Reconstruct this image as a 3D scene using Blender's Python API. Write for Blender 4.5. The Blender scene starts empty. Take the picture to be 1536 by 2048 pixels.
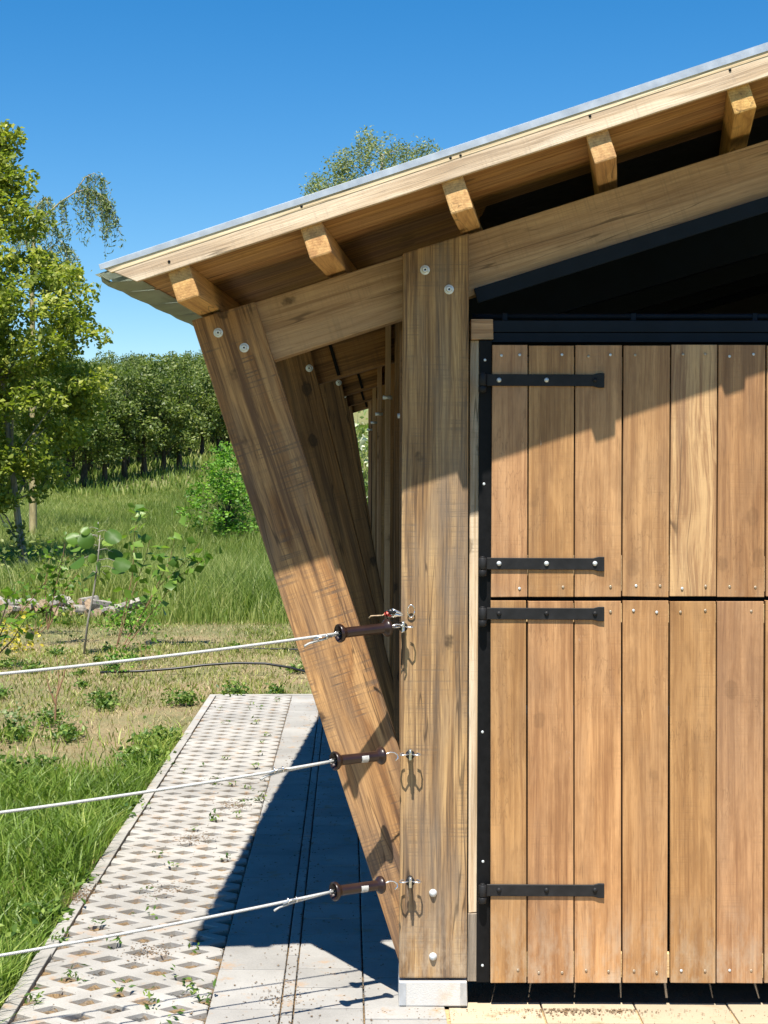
import bpy, bmesh, math, random
import numpy as np
from mathutils import Vector, Matrix

sc = bpy.context.scene
COL = sc.collection
R = math.radians

# ------------------------------------------------------------------ camera
F_PX, DIST, EYE, HORIZ, ROLL = 3076.0, 4.92, 1.66, 975.0, 0.0044
CAM = Vector((0, -DIST, EYE))
RIGHT = Vector((math.cos(ROLL), 0, math.sin(ROLL)))
UP = Vector((-math.sin(ROLL), 0, math.cos(ROLL)))
FWD = Vector((0, 1, 0))
cd = bpy.data.cameras.new('camera')
cam = bpy.data.objects.new('camera', cd); COL.objects.link(cam)
cd.sensor_fit = 'VERTICAL'; cd.sensor_height = 36.0; cd.sensor_width = 27.0
cd.lens = F_PX / 2048 * 36.0
cd.shift_y = -(1024 - HORIZ) / 2048
cd.clip_end = 2000
cm = Matrix((RIGHT, UP, -FWD)).transposed().to_4x4(); cm.translation = CAM
cam.matrix_world = cm
sc.camera = cam

# ------------------------------------------------------------------ sky, sun, exposure
SUN_D = Vector((0.068, 0.448, -1.0)).normalized()          # direction the light travels
elev = math.asin(-SUN_D.z)
azim = math.atan2(-SUN_D.x, -SUN_D.y)
w = bpy.data.worlds.new('World'); sc.world = w; w.use_nodes = True
wn = w.node_tree; wn.nodes.clear()
sky = wn.nodes.new('ShaderNodeTexSky'); sky.sky_type = 'NISHITA'; sky.sun_disc = False
sky.sun_elevation = elev; sky.sun_rotation = azim
sky.air_density = 1.0; sky.dust_density = 0.0; sky.ozone_density = 3.2
bg = wn.nodes.new('ShaderNodeBackground'); bg.inputs['Strength'].default_value = 0.077
wo = wn.nodes.new('ShaderNodeOutputWorld')
hs = wn.nodes.new('ShaderNodeHueSaturation'); hs.inputs['Saturation'].default_value = 1.42
wn.links.new(sky.outputs[0], hs.inputs['Color']); wn.links.new(hs.outputs[0], bg.inputs[0]); wn.links.new(bg.outputs[0], wo.inputs[0])
sl = bpy.data.lights.new('sun', 'SUN'); sl.energy = 5.0; sl.angle = R(0.53); sl.color = (1.0, 0.94, 0.84)
so = bpy.data.objects.new('sun', sl); COL.objects.link(so)
so.rotation_euler = SUN_D.to_track_quat('-Z', 'Y').to_euler(); so.location = (-2, -10, 20)
sc.view_settings.view_transform = 'Standard'; sc.view_settings.look = 'None'
sc.view_settings.exposure = 0.95; sc.view_settings.gamma = 1.0
sc.view_settings.use_curve_mapping = False
cy = sc.cycles
cy.max_bounces = 5; cy.diffuse_bounces = 3; cy.glossy_bounces = 3; cy.transmission_bounces = 3; cy.transparent_max_bounces = 4
cy.caustics_reflective = False; cy.caustics_refractive = False

# ------------------------------------------------------------------ pixel helpers
def ray(u, v):
    return RIGHT * ((u - 768) / F_PX) + UP * ((HORIZ - v) / F_PX) + FWD
def P(u, v, Y=0.0):
    return CAM + ray(u, v) * (Y + DIST)
def G(u, v, z=0.0):
    d = ray(u, v)
    return CAM + d * ((z - EYE) / d.z)

# ------------------------------------------------------------------ object helpers
MW = {}
def link(name, me, mat=None, parent=None, M=None):
    o = bpy.data.objects.new(name, me); COL.objects.link(o)
    M = M or Matrix.Identity(4)
    MW[o.name] = M
    if parent is not None:
        o.parent = parent
        o.matrix_basis = MW[parent.name].inverted() @ M
    else:
        o.matrix_basis = M
    if mat is not None and me is not None and len(me.materials) == 0:
        me.materials.append(mat)
    return o
def tag(o, label=None, cat=None, group=None, kind=None):
    for k, v in (('label', label), ('category', cat), ('group', group), ('kind', kind)):
        if v: o[k] = v
    return o
def empty(name, loc=(0, 0, 0)):
    return link(name, None, None, None, Matrix.Translation(loc))
def bm_mesh(bm, name, smooth=False):
    me = bpy.data.meshes.new(name); bm.to_mesh(me); bm.free()
    if smooth: me.shade_smooth()
    return me
def frame(o, x, y, z):
    m = Matrix((x, y, z)).transposed().to_4x4(); m.translation = o; return m
def prism_mesh(name, pts, t, bev=0.003, jit=0.0, rng=random):
    """pts: 2D polygon (local x along grain, y across), front face at z=0, back at z=-t"""
    a = sum(pts[i][0] * pts[(i + 1) % len(pts)][1] - pts[(i + 1) % len(pts)][0] * pts[i][1] for i in range(len(pts)))
    if a < 0: pts = pts[::-1]
    bm = bmesh.new()
    f = [bm.verts.new((p[0], p[1], 0)) for p in pts]
    b = [bm.verts.new((p[0], p[1], -t)) for p in pts]
    bm.faces.new(f); bm.faces.new(b[::-1])
    n = len(pts)
    for i in range(n):
        bm.faces.new((f[(i + 1) % n], f[i], b[i], b[(i + 1) % n]))
    if bev: bmesh.ops.bevel(bm, geom=bm.edges[:], offset=bev, segments=2, profile=0.6, affect='EDGES')
    return bm_mesh(bm, name)
def frontal(name, px, Y, t, mat, parent=None, grain=None, bev=0.003):
    """a prism whose front face is the pixel polygon in the plane y=Y; grain = two pixels giving the grain direction"""
    pts = [P(u, v, Y) for u, v in px]
    g = (P(*grain[1], Y) - P(*grain[0], Y)) if grain else Vector((0, 0, 1))
    g.y = 0; g.normalize()
    z = Vector((0, -1, 0)); y = z.cross(g)
    c = sum(pts, Vector()) / len(pts)
    loc = [((p - c).dot(g), (p - c).dot(y)) for p in pts]
    return link(name, prism_mesh(name, loc, t, bev), mat, parent, frame(c, g, y, z))
def beam(name, a, b, wdt, hgt, up, mat, parent=None, bev=0.003, anchor='c'):
    """rectangular bar from a to b (axis through the middle of the bottom if anchor='b', of the top if 't')"""
    a, b = Vector(a), Vector(b)
    x = (b - a).normalized(); L = (b - a).length
    z = Vector(up); z = (z - x * z.dot(x)).normalized(); y = z.cross(x)
    off = {'c': 0, 'b': hgt / 2, 't': -hgt / 2}[anchor]
    c = (a + b) / 2 + z * (off + hgt / 2)
    pts = [(-L / 2, -wdt / 2), (L / 2, -wdt / 2), (L / 2, wdt / 2), (-L / 2, wdt / 2)]
    return link(name, prism_mesh(name, pts, hgt, bev), mat, parent, frame(c, x, y, z))
def tube_bm(bm, pts, rad, seg=8, cap=True):
    pts = [Vector(p) for p in pts]; n = len(pts)
    if not hasattr(rad, '__len__'): rad = [rad] * n
    rings = []; prev = None
    for i in range(n):
        t = (pts[min(i + 1, n - 1)] - pts[max(i - 1, 0)]).normalized()
        ref = prev if prev is not None else (Vector((0, 0, 1)) if abs(t.z) < .9 else Vector((1, 0, 0)))
        u = (ref - t * ref.dot(t)).normalized(); v = t.cross(u); prev = u
        rings.append([bm.verts.new(pts[i] + (u * math.cos(2 * math.pi * k / seg) + v * math.sin(2 * math.pi * k / seg)) * rad[i]) for k in range(seg)])
    for i in range(n - 1):
        for k in range(seg):
            f = bm.faces.new((rings[i][k], rings[i][(k + 1) % seg], rings[i + 1][(k + 1) % seg], rings[i + 1][k])); f.smooth = True
    if cap:
        bm.faces.new(rings[0][::-1]); bm.faces.new(rings[-1])
def tube(name, pts, rad, mat, parent=None, seg=8, M=None):
    bm = bmesh.new(); tube_bm(bm, pts, rad, seg)
    return link(name, bm_mesh(bm, name), mat, parent, M)
def lathe_mesh(name, prof, seg=20):
    """profile (x, r) along local X"""
    bm = bmesh.new(); rings = []
    for x, r in prof:
        if r < 1e-6: rings.append([bm.verts.new((x, 0, 0))])
        else: rings.append([bm.verts.new((x, r * math.cos(2 * math.pi * k / seg), r * math.sin(2 * math.pi * k / seg))) for k in range(seg)])
    for a, b in zip(rings, rings[1:]):
        for k in range(seg):
            q = (k + 1) % seg
            if len(a) == 1 and len(b) == 1: continue
            if len(a) == 1: f = bm.faces.new((a[0], b[k], b[q]))
            elif len(b) == 1: f = bm.faces.new((a[k], b[0], a[q]))
            else: f = bm.faces.new((a[k], b[k], b[q], a[q]))
            f.smooth = True
    bmesh.ops.recalc_face_normals(bm, faces=bm.faces[:])
    return bm_mesh(bm, name)
def axis_frame(o, x, up=(0, 0, 1)):
    x = Vector(x).normalized(); z = Vector(up); z = (z - x * z.dot(x)).normalized()
    return frame(Vector(o), x, z.cross(x), z)
def arrays_mesh(name, V, T, attrs=None, mat=None, smooth=False):
    """triangle mesh from numpy arrays; attrs: per-vertex float attributes"""
    me = bpy.data.meshes.new(name)
    V = np.asarray(V, np.float32); T = np.asarray(T, np.int32)
    me.vertices.add(len(V)); me.vertices.foreach_set('co', V.ravel())
    me.loops.add(T.size); me.loops.foreach_set('vertex_index', T.ravel())
    me.polygons.add(len(T))
    me.polygons.foreach_set('loop_start', np.arange(0, T.size, 3, dtype=np.int32))
    me.polygons.foreach_set('loop_total', np.full(len(T), 3, np.int32))
    for k, a in (attrs or {}).items():
        at = me.attributes.new(k, 'FLOAT', 'POINT'); at.data.foreach_set('value', np.asarray(a, np.float32))
    me.update(calc_edges=True)
    if smooth: me.shade_smooth()
    if mat: me.materials.append(mat)
    return me

# ------------------------------------------------------------------ material helpers
class NT:
    def __init__(s, name):
        s.m = bpy.data.materials.new(name); s.m.use_nodes = True
        s.t = s.m.node_tree; s.t.nodes.clear()
        s.out = s.t.nodes.new('ShaderNodeOutputMaterial')
    def n(s, typ, props=None, **inp):
        nd = s.t.nodes.new('ShaderNode' + typ)
        for k, v in (props or {}).items(): setattr(nd, k, v)
        for k, v in inp.items():
            key = int(k[1:]) if k[0] == '_' and k[1:].isdigit() else k.replace('_', ' ')
            s.set(nd.inputs[key], v)
        return nd
    def set(s, sock, v):
        if hasattr(v, 'outputs'): v = v.outputs[0]
        if isinstance(v, bpy.types.NodeSocket): s.t.links.new(v, sock)
        else:
            if isinstance(v, tuple) and len(v) == 3 and sock.type == 'RGBA': v = v + (1,)
            sock.default_value = v
    def math(s, op, a, b=0.0, c=0.0, clamp=False):
        return s.n('Math', {'operation': op, 'use_clamp': clamp}, _0=a, _1=b, _2=c)
    def vmath(s, op, a, b=(0, 0, 0)):
        return s.n('VectorMath', {'operation': op}, _0=a, _1=b)
    def ramp(s, fac, stops, interp='LINEAR'):
        r = s.n('ValToRGB', None, Fac=fac); cr = r.color_ramp; cr.interpolation = interp
        while len(cr.elements) < len(stops): cr.elements.new(0.5)
        for e, (p, c) in zip(cr.elements, stops):
            e.position = p
            if not hasattr(c, '__len__'): c = (c, c, c)
            e.color = tuple(c) + (1,)
        return r
    def mix(s, fac, a, b, mode='MIX'):
        m = s.n('Mix', {'data_type': 'RGBA', 'blend_type': mode})
        s.set(m.inputs[0], fac); s.set(m.inputs[6], a); s.set(m.inputs[7], b)
        return m.outputs[2]
    def noise(s, vec, scale, detail=4.0, rough=0.55, dist=0.0):
        return s.n('TexNoise', None, Vector=vec, Scale=scale, Detail=detail, Roughness=rough, Distortion=dist)
    def bsdf(s, color, rough=0.8, bump=None, bstr=0.3, bdist=0.002, **kw):
        b = s.n('BsdfPrincipled', None, Base_Color=color, Roughness=rough, **kw)
        if bump is not None:
            bn = s.n('Bump', None, Height=bump, Strength=bstr, Distance=bdist)
            s.t.links.new(bn.outputs[0], b.inputs['Normal'])
        s.t.links.new(b.outputs[0], s.out.inputs['Surface'])
        return b

def scl(c, k): return tuple(min(1, x * k) for x in c)

def wood(name, light, mid, dark, grey=(0.30, 0.25, 0.19), grey_amt=0.5, saw=0.5, knots=0.8, ring=0.5, ring_k=95.0, var=0.16, rough=0.78, bump=0.5, streak=0.0, huev=0.012, contrast=1.0, wav=0.03, stain=0.25, checks=0.7, dust=None):
    s = NT(name)
    tc = s.n('TexCoord'); oi = s.n('ObjectInfo')
    rnd = oi.outputs['Random']
    off = s.n('CombineXYZ', None, X=s.math('MULTIPLY', rnd, 31.7), Y=s.math('MULTIPLY', rnd, 0.0), Z=s.math('MULTIPLY', rnd, 13.1))
    p = s.vmath('ADD', tc.outputs['Object'], off)
    # slow waviness of the grain
    lowc = s.vmath('MULTIPLY', p, (1.3, 5.0, 5.0))
    low = s.noise(lowc, 1.0, 2.0)
    wob = s.vmath('SUBTRACT', low.outputs['Color'], (0.5, 0.5, 0.5))
    # knots
    vor = s.n('TexVoronoi', {'feature': 'F1'}, Vector=s.vmath('MULTIPLY', p, (5.2, 7.5, 1.2)), Scale=1.0, Randomness=1.0)
    sep = s.n('SeparateColor', None, Color=vor.outputs['Color'])
    has = s.math('GREATER_THAN', sep.outputs[0], 0.56)
    kd = s.math('ADD', vor.outputs['Distance'], s.math('MULTIPLY', s.math('SUBTRACT', s.noise(p, 60.0, 1.0).outputs[0], 0.5), 0.10))
    core = s.math('MULTIPLY', s.ramp(kd, [(0.0, 0.8), (0.06, 1.0), (0.10, 0.7), (0.14, 0.9), (0.19, 0.0)]), has)
    halo = s.math('MULTIPLY', s.ramp(kd, [(0.08, 1.0), (0.42, 0.0)]), has)
    # growth rings
    wp = s.vmath('ADD', p, s.vmath('MULTIPLY', wob, (0.0, wav, wav)))
    sx = s.n('SeparateXYZ', None, Vector=wp)
    cy = s.math('ADD', s.math('ADD', sx.outputs[1], -0.06), s.math('MULTIPLY', halo, 0.035))
    cz = s.math('ADD', s.math('MODULO', sx.outputs[2], 0.5), 0.09)
    rad = s.math('SQRT', s.math('ADD', s.math('MULTIPLY', cy, cy), s.math('MULTIPLY', cz, cz)))
    rn = s.math('FRACT', s.math('MULTIPLY', rad, ring_k))
    ringv = s.ramp(rn, [(0.0, 0.0), (0.55, 0.35), (0.88, 1.0), (1.0, 0.0)])
    # fibres
    fib = s.noise(s.vmath('MULTIPLY', wp, (2.0, 130.0, 130.0)), 1.0, 4.0, 0.72)
    fib2 = s.noise(s.vmath('MULTIPLY', wp, (1.1, 30.0, 30.0)), 1.0, 2.0, 0.6)
    fine = s.noise(s.vmath('MULTIPLY', p, (14.0, 420.0, 420.0)), 1.0, 1.0, 0.6)
    tone = s.math('ADD', s.math('MULTIPLY', fib.outputs[0], 0.5), s.math('MULTIPLY', fib2.outputs[0], 0.5))
    cw = 0.09 / contrast
    base = s.ramp(tone, [(0.5 - cw, dark), (0.5, mid), (0.5 + cw, light)])
    col = s.mix(s.math('MULTIPLY', ringv, ring), base, s.mix(1.0, base, (0.55, 0.43, 0.33), 'MULTIPLY'))
    if streak:
        st = s.noise(s.vmath('MULTIPLY', wp, (2.2, 15.0, 15.0)), 1.0, 3.0, 0.5, 1.2)
        col = s.mix(s.math('MULTIPLY', s.ramp(st, [(0.52, 0.0), (0.62, 1.0)]), streak), col, light)
    # weathered grey patches
    gp = s.noise(s.vmath('MULTIPLY', p, (1.6, 7.0, 7.0)), 1.0, 3.0, 0.68)
    gm = s.math('MULTIPLY', s.ramp(gp, [(0.47, 0.0), (0.66, 1.0)]), grey_amt)
    col = s.mix(gm, col, s.mix(0.5, grey, s.mix(1.0, base, (0.7, 0.7, 0.7), 'MULTIPLY')))
    # saw marks across the grain
    sm = s.noise(s.vmath('MULTIPLY', p, (150.0, 4.0, 4.0)), 1.0, 2.0, 0.5)
    smask = s.ramp(s.noise(s.vmath('MULTIPLY', p, (4.5, 11.0, 11.0)), 1.0, 3.0, 0.6), [(0.43, 0.0), (0.6, 1.0)])
    sawv = s.math('MULTIPLY', s.ramp(sm, [(0.5, 0.0), (0.68, 1.0)]), smask)
    sawv = s.math('MULTIPLY', sawv, s.ramp(fib, [(0.38, 0.15), (0.56, 1.0)]))
    col = s.mix(s.math('MULTIPLY', sawv, saw), col, scl(grey, 0.5))
    # knots
    col = s.mix(s.math('MULTIPLY', halo, 0.35 * knots), col, scl(dark, 0.75))
    col = s.mix(s.math('MULTIPLY', core, knots), col, scl(dark, 0.28))
    # fine dark checks
    chk = s.ramp(fine, [(0.60, 0.0), (0.72, 1.0)])
    col = s.mix(s.math('MULTIPLY', chk, 0.45), col, scl(dark, 0.5))
    # blotches, hairline cracks and a few pale scuffs
    blo = s.noise(s.vmath('MULTIPLY', p, (5.0, 13.0, 13.0)), 1.0, 4.0, 0.7)
    col = s.mix(s.math('MULTIPLY', s.ramp(blo, [(0.40, 1.0), (0.54, 0.0)]), 0.34 * stain), col, scl(dark, 0.8))
    crk = s.noise(s.vmath('MULTIPLY', p, (5.5, 24.0, 24.0)), 1.0, 3.0, 0.65)
    cl_ = s.ramp(s.math('ABSOLUTE', s.math('SUBTRACT', crk.outputs[0], 0.5)), [(0.004, 1.0), (0.014, 0.0)])
    cmk = s.ramp(s.noise(p, 3.3, 2.0), [(0.53, 0.0), (0.62, 1.0)])
    col = s.mix(s.math('MULTIPLY', s.math('MULTIPLY', cl_, cmk), 0.30 * stain), col, scl(dark, 0.5))
    scf = s.noise(s.vmath('MULTIPLY', p, (4.0, 10.0, 10.0)), 1.0, 5.0, 0.75)
    col = s.mix(s.math('MULTIPLY', s.ramp(scf, [(0.69, 0.0), (0.76, 1.0)]), 0.5 * stain), col, (0.66, 0.56, 0.45))
    # long drying checks along the grain
    ck = s.noise(s.vmath('MULTIPLY', wp, (0.8, 19.0, 19.0)), 1.0, 2.0, 0.6)
    cv = s.ramp(s.math('ABSOLUTE', s.math('SUBTRACT', ck.outputs[0], 0.5)), [(0.003, 1.0), (0.012, 0.0)])
    ckm = s.ramp(s.noise(s.vmath('MULTIPLY', p, (1.4, 9.0, 9.0)), 1.0, 1.0), [(0.5, 0.0), (0.56, 1.0)])
    col = s.mix(s.math('MULTIPLY', s.math('MULTIPLY', cv, ckm), checks), col, scl(dark, 0.3))
    if dust is not None:
        px_ = s.n('SeparateXYZ', None, Vector=tc.outputs['Object'])
        dn = s.noise(s.vmath('MULTIPLY', p, (9.0, 22.0, 22.0)), 1.0, 4.0, 0.7)
        lowm = s.n('MapRange', None, Value=px_.outputs[0], From_Min=dust + 0.30, From_Max=dust, To_Min=0.0, To_Max=1.0)
        dm = s.math('MULTIPLY', lowm.outputs[0], s.ramp(dn, [(0.42, 0.0), (0.66, 0.75)]))
        col = s.mix(dm, col, (0.46, 0.36, 0.25))
    # per piece variation
    hv = s.n('HueSaturation', None, Hue=s.math('ADD', 0.5, s.math('MULTIPLY', s.math('SUBTRACT', s.math('FRACT', s.math('MULTIPLY', rnd, 7.31)), 0.5), huev)),
             Saturation=s.math('ADD', 1.0, s.math('MULTIPLY', s.math('SUBTRACT', s.math('FRACT', s.math('MULTIPLY', rnd, 3.77)), 0.5), huev * 8)),
             Value=s.math('ADD', 1.0, s.math('MULTIPLY', s.math('SUBTRACT', rnd, 0.5), var * 2)), Fac=1.0, Color=col)
    h = s.math('ADD', s.math('MULTIPLY', fib.outputs[0], 0.6), s.math('MULTIPLY', fine.outputs[0], 0.5))
    h = s.math('SUBTRACT', h, s.math('MULTIPLY', sawv, 0.25))
    s.bsdf(hv.outputs[0], rough, h, bump, 0.0025)
    return s.m

def simple(name, col, rough=0.6, metal=0.0, nscale=30.0, nvar=0.25, bump=0.15, bdist=0.001, spec=None):
    s = NT(name); tc = s.n('TexCoord')
    nz = s.noise(tc.outputs['Object'], nscale, 5.0, 0.6)
    c = s.ramp(nz, [(0.3, scl(col, 1 - nvar)), (0.7, scl(col, 1 + nvar))])
    r = s.math('ADD', rough - 0.08, s.math('MULTIPLY', nz.outputs[0], 0.16))
    b = s.bsdf(c, r, nz, bump, bdist, Metallic=metal)
    if spec is not None: b.inputs['Specular IOR Level'].default_value = spec
    return s.m

def leafmat(name, c0, c1, c2, trans=0.45, rough=0.45):
    s = NT(name)
    at = s.n('Attribute', {'attribute_name': 'tint'})
    col = s.ramp(at.outputs['Fac'], [(0.0, c0), (0.5, c1), (1.0, c2)])
    b = s.n('BsdfPrincipled', None, Base_Color=col, Roughness=rough)
    b.inputs['Specular IOR Level'].default_value = 0.35
    tr = s.n('BsdfTranslucent', None, Color=s.mix(1.0, col, (1.0, 1.15, 0.45), 'MULTIPLY'))
    mx = s.n('MixShader', None, _0=trans, _1=b, _2=tr)
    s.t.links.new(mx.outputs[0], s.out.inputs['Surface'])
    return s.m

# woods
W_POST = wood('weathered_post_wood', (0.55, 0.36, 0.175), (0.335, 0.205, 0.098), (0.14, 0.085, 0.046), (0.235, 0.19, 0.15), 0.85, 0.55, 0.85, 0.45, 70.0, contrast=1.0, dust=-1.17)
W_LEAN = wood('slanted_post_wood', (0.56, 0.33, 0.135), (0.375, 0.212, 0.085), (0.165, 0.088, 0.04), (0.18, 0.14, 0.108), 0.8, 0.8, 0.9, 0.75, 48.0, contrast=0.9, wav=0.06)
W_RAFT = wood('rafter_wood', (0.56, 0.37, 0.21), (0.47, 0.295, 0.16), (0.33, 0.195, 0.10), (0.37, 0.26, 0.165), 0.4, 0.3, 0.95, 0.35, 60.0, var=0.05)
W_DECK = wood('roof_deck_wood', (0.56, 0.33, 0.135), (0.43, 0.245, 0.095), (0.28, 0.15, 0.06), (0.36, 0.23, 0.12), 0.2, 0.2, 0.7, 0.6, 60.0)
W_PURL = wood('purlin_wood', (0.76, 0.48, 0.19), (0.66, 0.395, 0.15), (0.50, 0.28, 0.105), (0.45, 0.30, 0.16), 0.15, 0.2, 0.3, 0.45, 130.0, var=0.06)
W_FASC = wood('fascia_wood', (0.82, 0.67, 0.51), (0.68, 0.53, 0.385), (0.45, 0.33, 0.23), (0.50, 0.40, 0.32), 0.6, 0.25, 0.35, 0.55, 60.0, var=0.02)
W_FASL = wood('pale_batten_wood', (0.82, 0.67, 0.46), (0.74, 0.58, 0.38), (0.60, 0.44, 0.27), (0.64, 0.52, 0.38), 0.3, 0.1, 0.2, 0.3, 60.0, var=0.02)
W_BATT = wood('pale_strip_wood', (0.84, 0.71, 0.54), (0.74, 0.58, 0.41), (0.50, 0.36, 0.22), (0.5, 0.42, 0.32), 0.5, 0.3, 0.7, 0.4, 70.0, var=0.03)
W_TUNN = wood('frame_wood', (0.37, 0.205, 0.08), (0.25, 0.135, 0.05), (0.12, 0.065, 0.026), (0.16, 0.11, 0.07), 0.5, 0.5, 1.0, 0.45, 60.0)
W_GREY = wood('grey_block_wood', (0.36, 0.30, 0.235), (0.27, 0.225, 0.175), (0.16, 0.13, 0.10), (0.26, 0.23, 0.2), 0.7, 0.4, 0.4, 0.4, 60.0)
W_DOOR = wood('door_board_wood', (0.53, 0.30, 0.132), (0.40, 0.213, 0.087), (0.275, 0.134, 0.052), (0.38, 0.235, 0.13), 0.5, 0.15, 0.3, 0.14, 60.0, 0.12, 0.6, 0.3, 0.4, 0.008, 0.75, stain=1.0, checks=0.15, dust=-0.62)
W_DOOR2 = wood('swirled_board_wood', (0.58, 0.37, 0.17), (0.38, 0.215, 0.092), (0.25, 0.13, 0.055), (0.40, 0.27, 0.16), 0.6, 0.1, 0.3, 0.4, 26.0, 0.04, 0.62, 0.3, 0.85, 0.004, wav=0.075)
W_LEDG = wood('ledge_wood', (0.78, 0.60, 0.34), (0.70, 0.52, 0.28), (0.56, 0.38, 0.20), (0.6, 0.46, 0.3), 0.2, 0.1, 0.2, 0.3, 60.0)
W_LOG = wood('log_wood', (0.62, 0.46, 0.30), (0.46, 0.33, 0.21), (0.26, 0.18, 0.12), (0.30, 0.25, 0.2), 0.4, 0.1, 0.2, 0.3, 60.0)
# metals, plastics, mineral
M_STEEL = simple('anthracite_steel', (0.008, 0.013, 0.021), 0.6, 0.0, 8.0, 0.25, 0.05, spec=0.15)
M_BLACK = simple('black_iron', (0.006, 0.006, 0.0065), 0.55, 0.0, 40.0, 0.35, 0.3, spec=0.15)
M_HINGE = simple('powder_coated_hinge', (0.017, 0.017, 0.018), 0.5, 0.0, 25.0, 0.3, 0.2, spec=0.2)
M_ZINC = simple('galvanised_sheet', (0.54, 0.56, 0.585), 0.42, 0.6, 18.0, 0.18, 0.1)
M_SHEET = simple('coated_sheet_underside', (0.46, 0.49, 0.40), 0.5, 0.2, 10.0, 0.15, 0.1)
M_BOLT = simple('zinc_bolt', (0.60, 0.64, 0.66), 0.4, 0.3, 60.0, 0.2, 0.2)
M_WASH = simple('washer_zinc', (0.72, 0.78, 0.82), 0.35, 0.1, 60.0, 0.15, 0.1)
M_CHROME = simple('bright_wire', (0.78, 0.78, 0.77), 0.22, 0.95, 60.0, 0.15, 0.1)
M_BROWN = simple('brown_plastic', (0.020, 0.009, 0.007), 0.3, 0.0, 20.0, 0.2, 0.05)
M_RUBBER = simple('black_rubber', (0.012, 0.012, 0.013), 0.4, 0.0, 20.0, 0.2, 0.1)
M_RED = simple('red_plastic', (0.55, 0.06, 0.04), 0.4, 0.0, 20.0, 0.2, 0.05)
M_STICK = simple('white_sticker', (0.8, 0.8, 0.77), 0.5, 0.0, 90.0, 0.12, 0.05)
M_SCREW = simple('screw_head', (0.42, 0.34, 0.25), 0.4, 0.5, 80.0, 0.2, 0.1)
M_SHADE = simple('interior_shade_black', (0.009, 0.009, 0.009), 0.6, 0.0, 6.0, 0.3, 0.1)  # near-black colour paints the shade on ceiling and walls inside the stable

def rope_mat():
    s = NT('braided_white_rope'); tc = s.n('TexCoord')
    wv = s.n('TexWave', {'wave_type': 'BANDS', 'bands_direction': 'DIAGONAL'}, Vector=tc.outputs['Object'], Scale=95.0, Distortion=0.6)
    c = s.ramp(wv.outputs[0], [(0.1, (0.28, 0.28, 0.27)), (0.5, (0.62, 0.62, 0.60))])
    s.bsdf(c, 0.7, wv.outputs[0], 0.6, 0.002)
    return s.m
M_ROPE = rope_mat()

def concrete(name, c0, c1, dirt=(0.36, 0.22, 0.11), dirt_amt=0.6, world=True):
    s = NT(name); g = s.n('NewGeometry'); p = g.outputs['Position']
    oi = s.n('ObjectInfo')
    a = s.noise(p, 3.5, 6.0, 0.6); b = s.noise(p, 190.0, 3.0, 0.7); d = s.noise(p, 8.0, 8.0, 0.72)
    c = s.ramp(s.math('ADD', s.math('MULTIPLY', a.outputs[0], 0.6), s.math('MULTIPLY', b.outputs[0], 0.4)), [(0.32, c0), (0.66, c1)])
    vary = s.math('ADD', 0.9, s.math('MULTIPLY', oi.outputs['Random'], 0.2))
    c = s.mix(1.0, c, s.n('CombineColor', None, Red=vary, Green=vary, Blue=vary), 'MULTIPLY')
    c = s.mix(s.math('MULTIPLY', s.ramp(d, [(0.56, 0.0), (0.70, 1.0)]), dirt_amt), c, dirt)
    sp = s.ramp(b, [(0.66, 0.0), (0.72, 1.0)])
    c = s.mix(s.math('MULTIPLY', sp, 0.5), c, scl(c0, 0.4))
    s.bsdf(c, 0.9, b.outputs[0], 0.5, 0.002)
    return s.m
M_LATT = concrete('pale_concrete', (0.235, 0.222, 0.20), (0.405, 0.39, 0.36), dirt_amt=0.85)
M_PAVE = concrete('paver_concrete', (0.22, 0.21, 0.195), (0.36, 0.35, 0.325), dirt_amt=0.9)
M_SAND = concrete('sandy_paver', (0.37, 0.30, 0.205), (0.47, 0.385, 0.265), (0.30, 0.20, 0.10), 0.8)
M_FOOT = concrete('footing_concrete', (0.50, 0.49, 0.47), (0.64, 0.62, 0.58), (0.5, 0.34, 0.18), 0.4)

def soil_mat(name, c0, c1, c2, sc_=1.0, bump=0.8):
    s = NT(name); g = s.n('NewGeometry'); p = g.outputs['Position']
    a = s.noise(p, 1.2 * sc_, 7.0, 0.65); b = s.noise(p, 70.0, 4.0, 0.7); c_ = s.noise(p, 9.0, 5.0, 0.65)
    f = s.math('ADD', s.math('MULTIPLY', a.outputs[0], 0.5), s.math('ADD', s.math('MULTIPLY', b.outputs[0], 0.25), s.math('MULTIPLY', c_.outputs[0], 0.25)))
    c = s.ramp(f, [(0.36, c0), (0.5, c1), (0.62, c2)])
    s.bsdf(c, 0.95, s.math('ADD', b.outputs[0], c_.outputs[0]), bump, 0.02)
    return s.m
def fill_mat():
    """hole filling: grey grit in places, tan soil in others"""
    s = NT('grit_and_soil'); g = s.n('NewGeometry'); p = g.outputs['Position']
    v = s.n('TexVoronoi', None, Vector=p, Scale=95.0)
    grit = s.ramp(s.n('SeparateColor', None, Color=v.outputs['Color']).outputs[0], [(0.0, (0.03, 0.03, 0.03)), (0.5, (0.08, 0.08, 0.078)), (1.0, (0.24, 0.24, 0.23))])
    b = s.noise(p, 60.0, 4.0, 0.7)
    soil = s.ramp(b, [(0.3, (0.10, 0.065, 0.032)), (0.7, (0.30, 0.20, 0.10))])
    m = s.ramp(s.noise(p, 4.0, 4.0, 0.7), [(0.40, 0.0), (0.52, 1.0)])
    c = s.mix(m, grit, soil)
    s.bsdf(c, 0.95, v.outputs['Distance'], 0.9, 0.01)
    return s.m
M_FILL = fill_mat()

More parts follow.
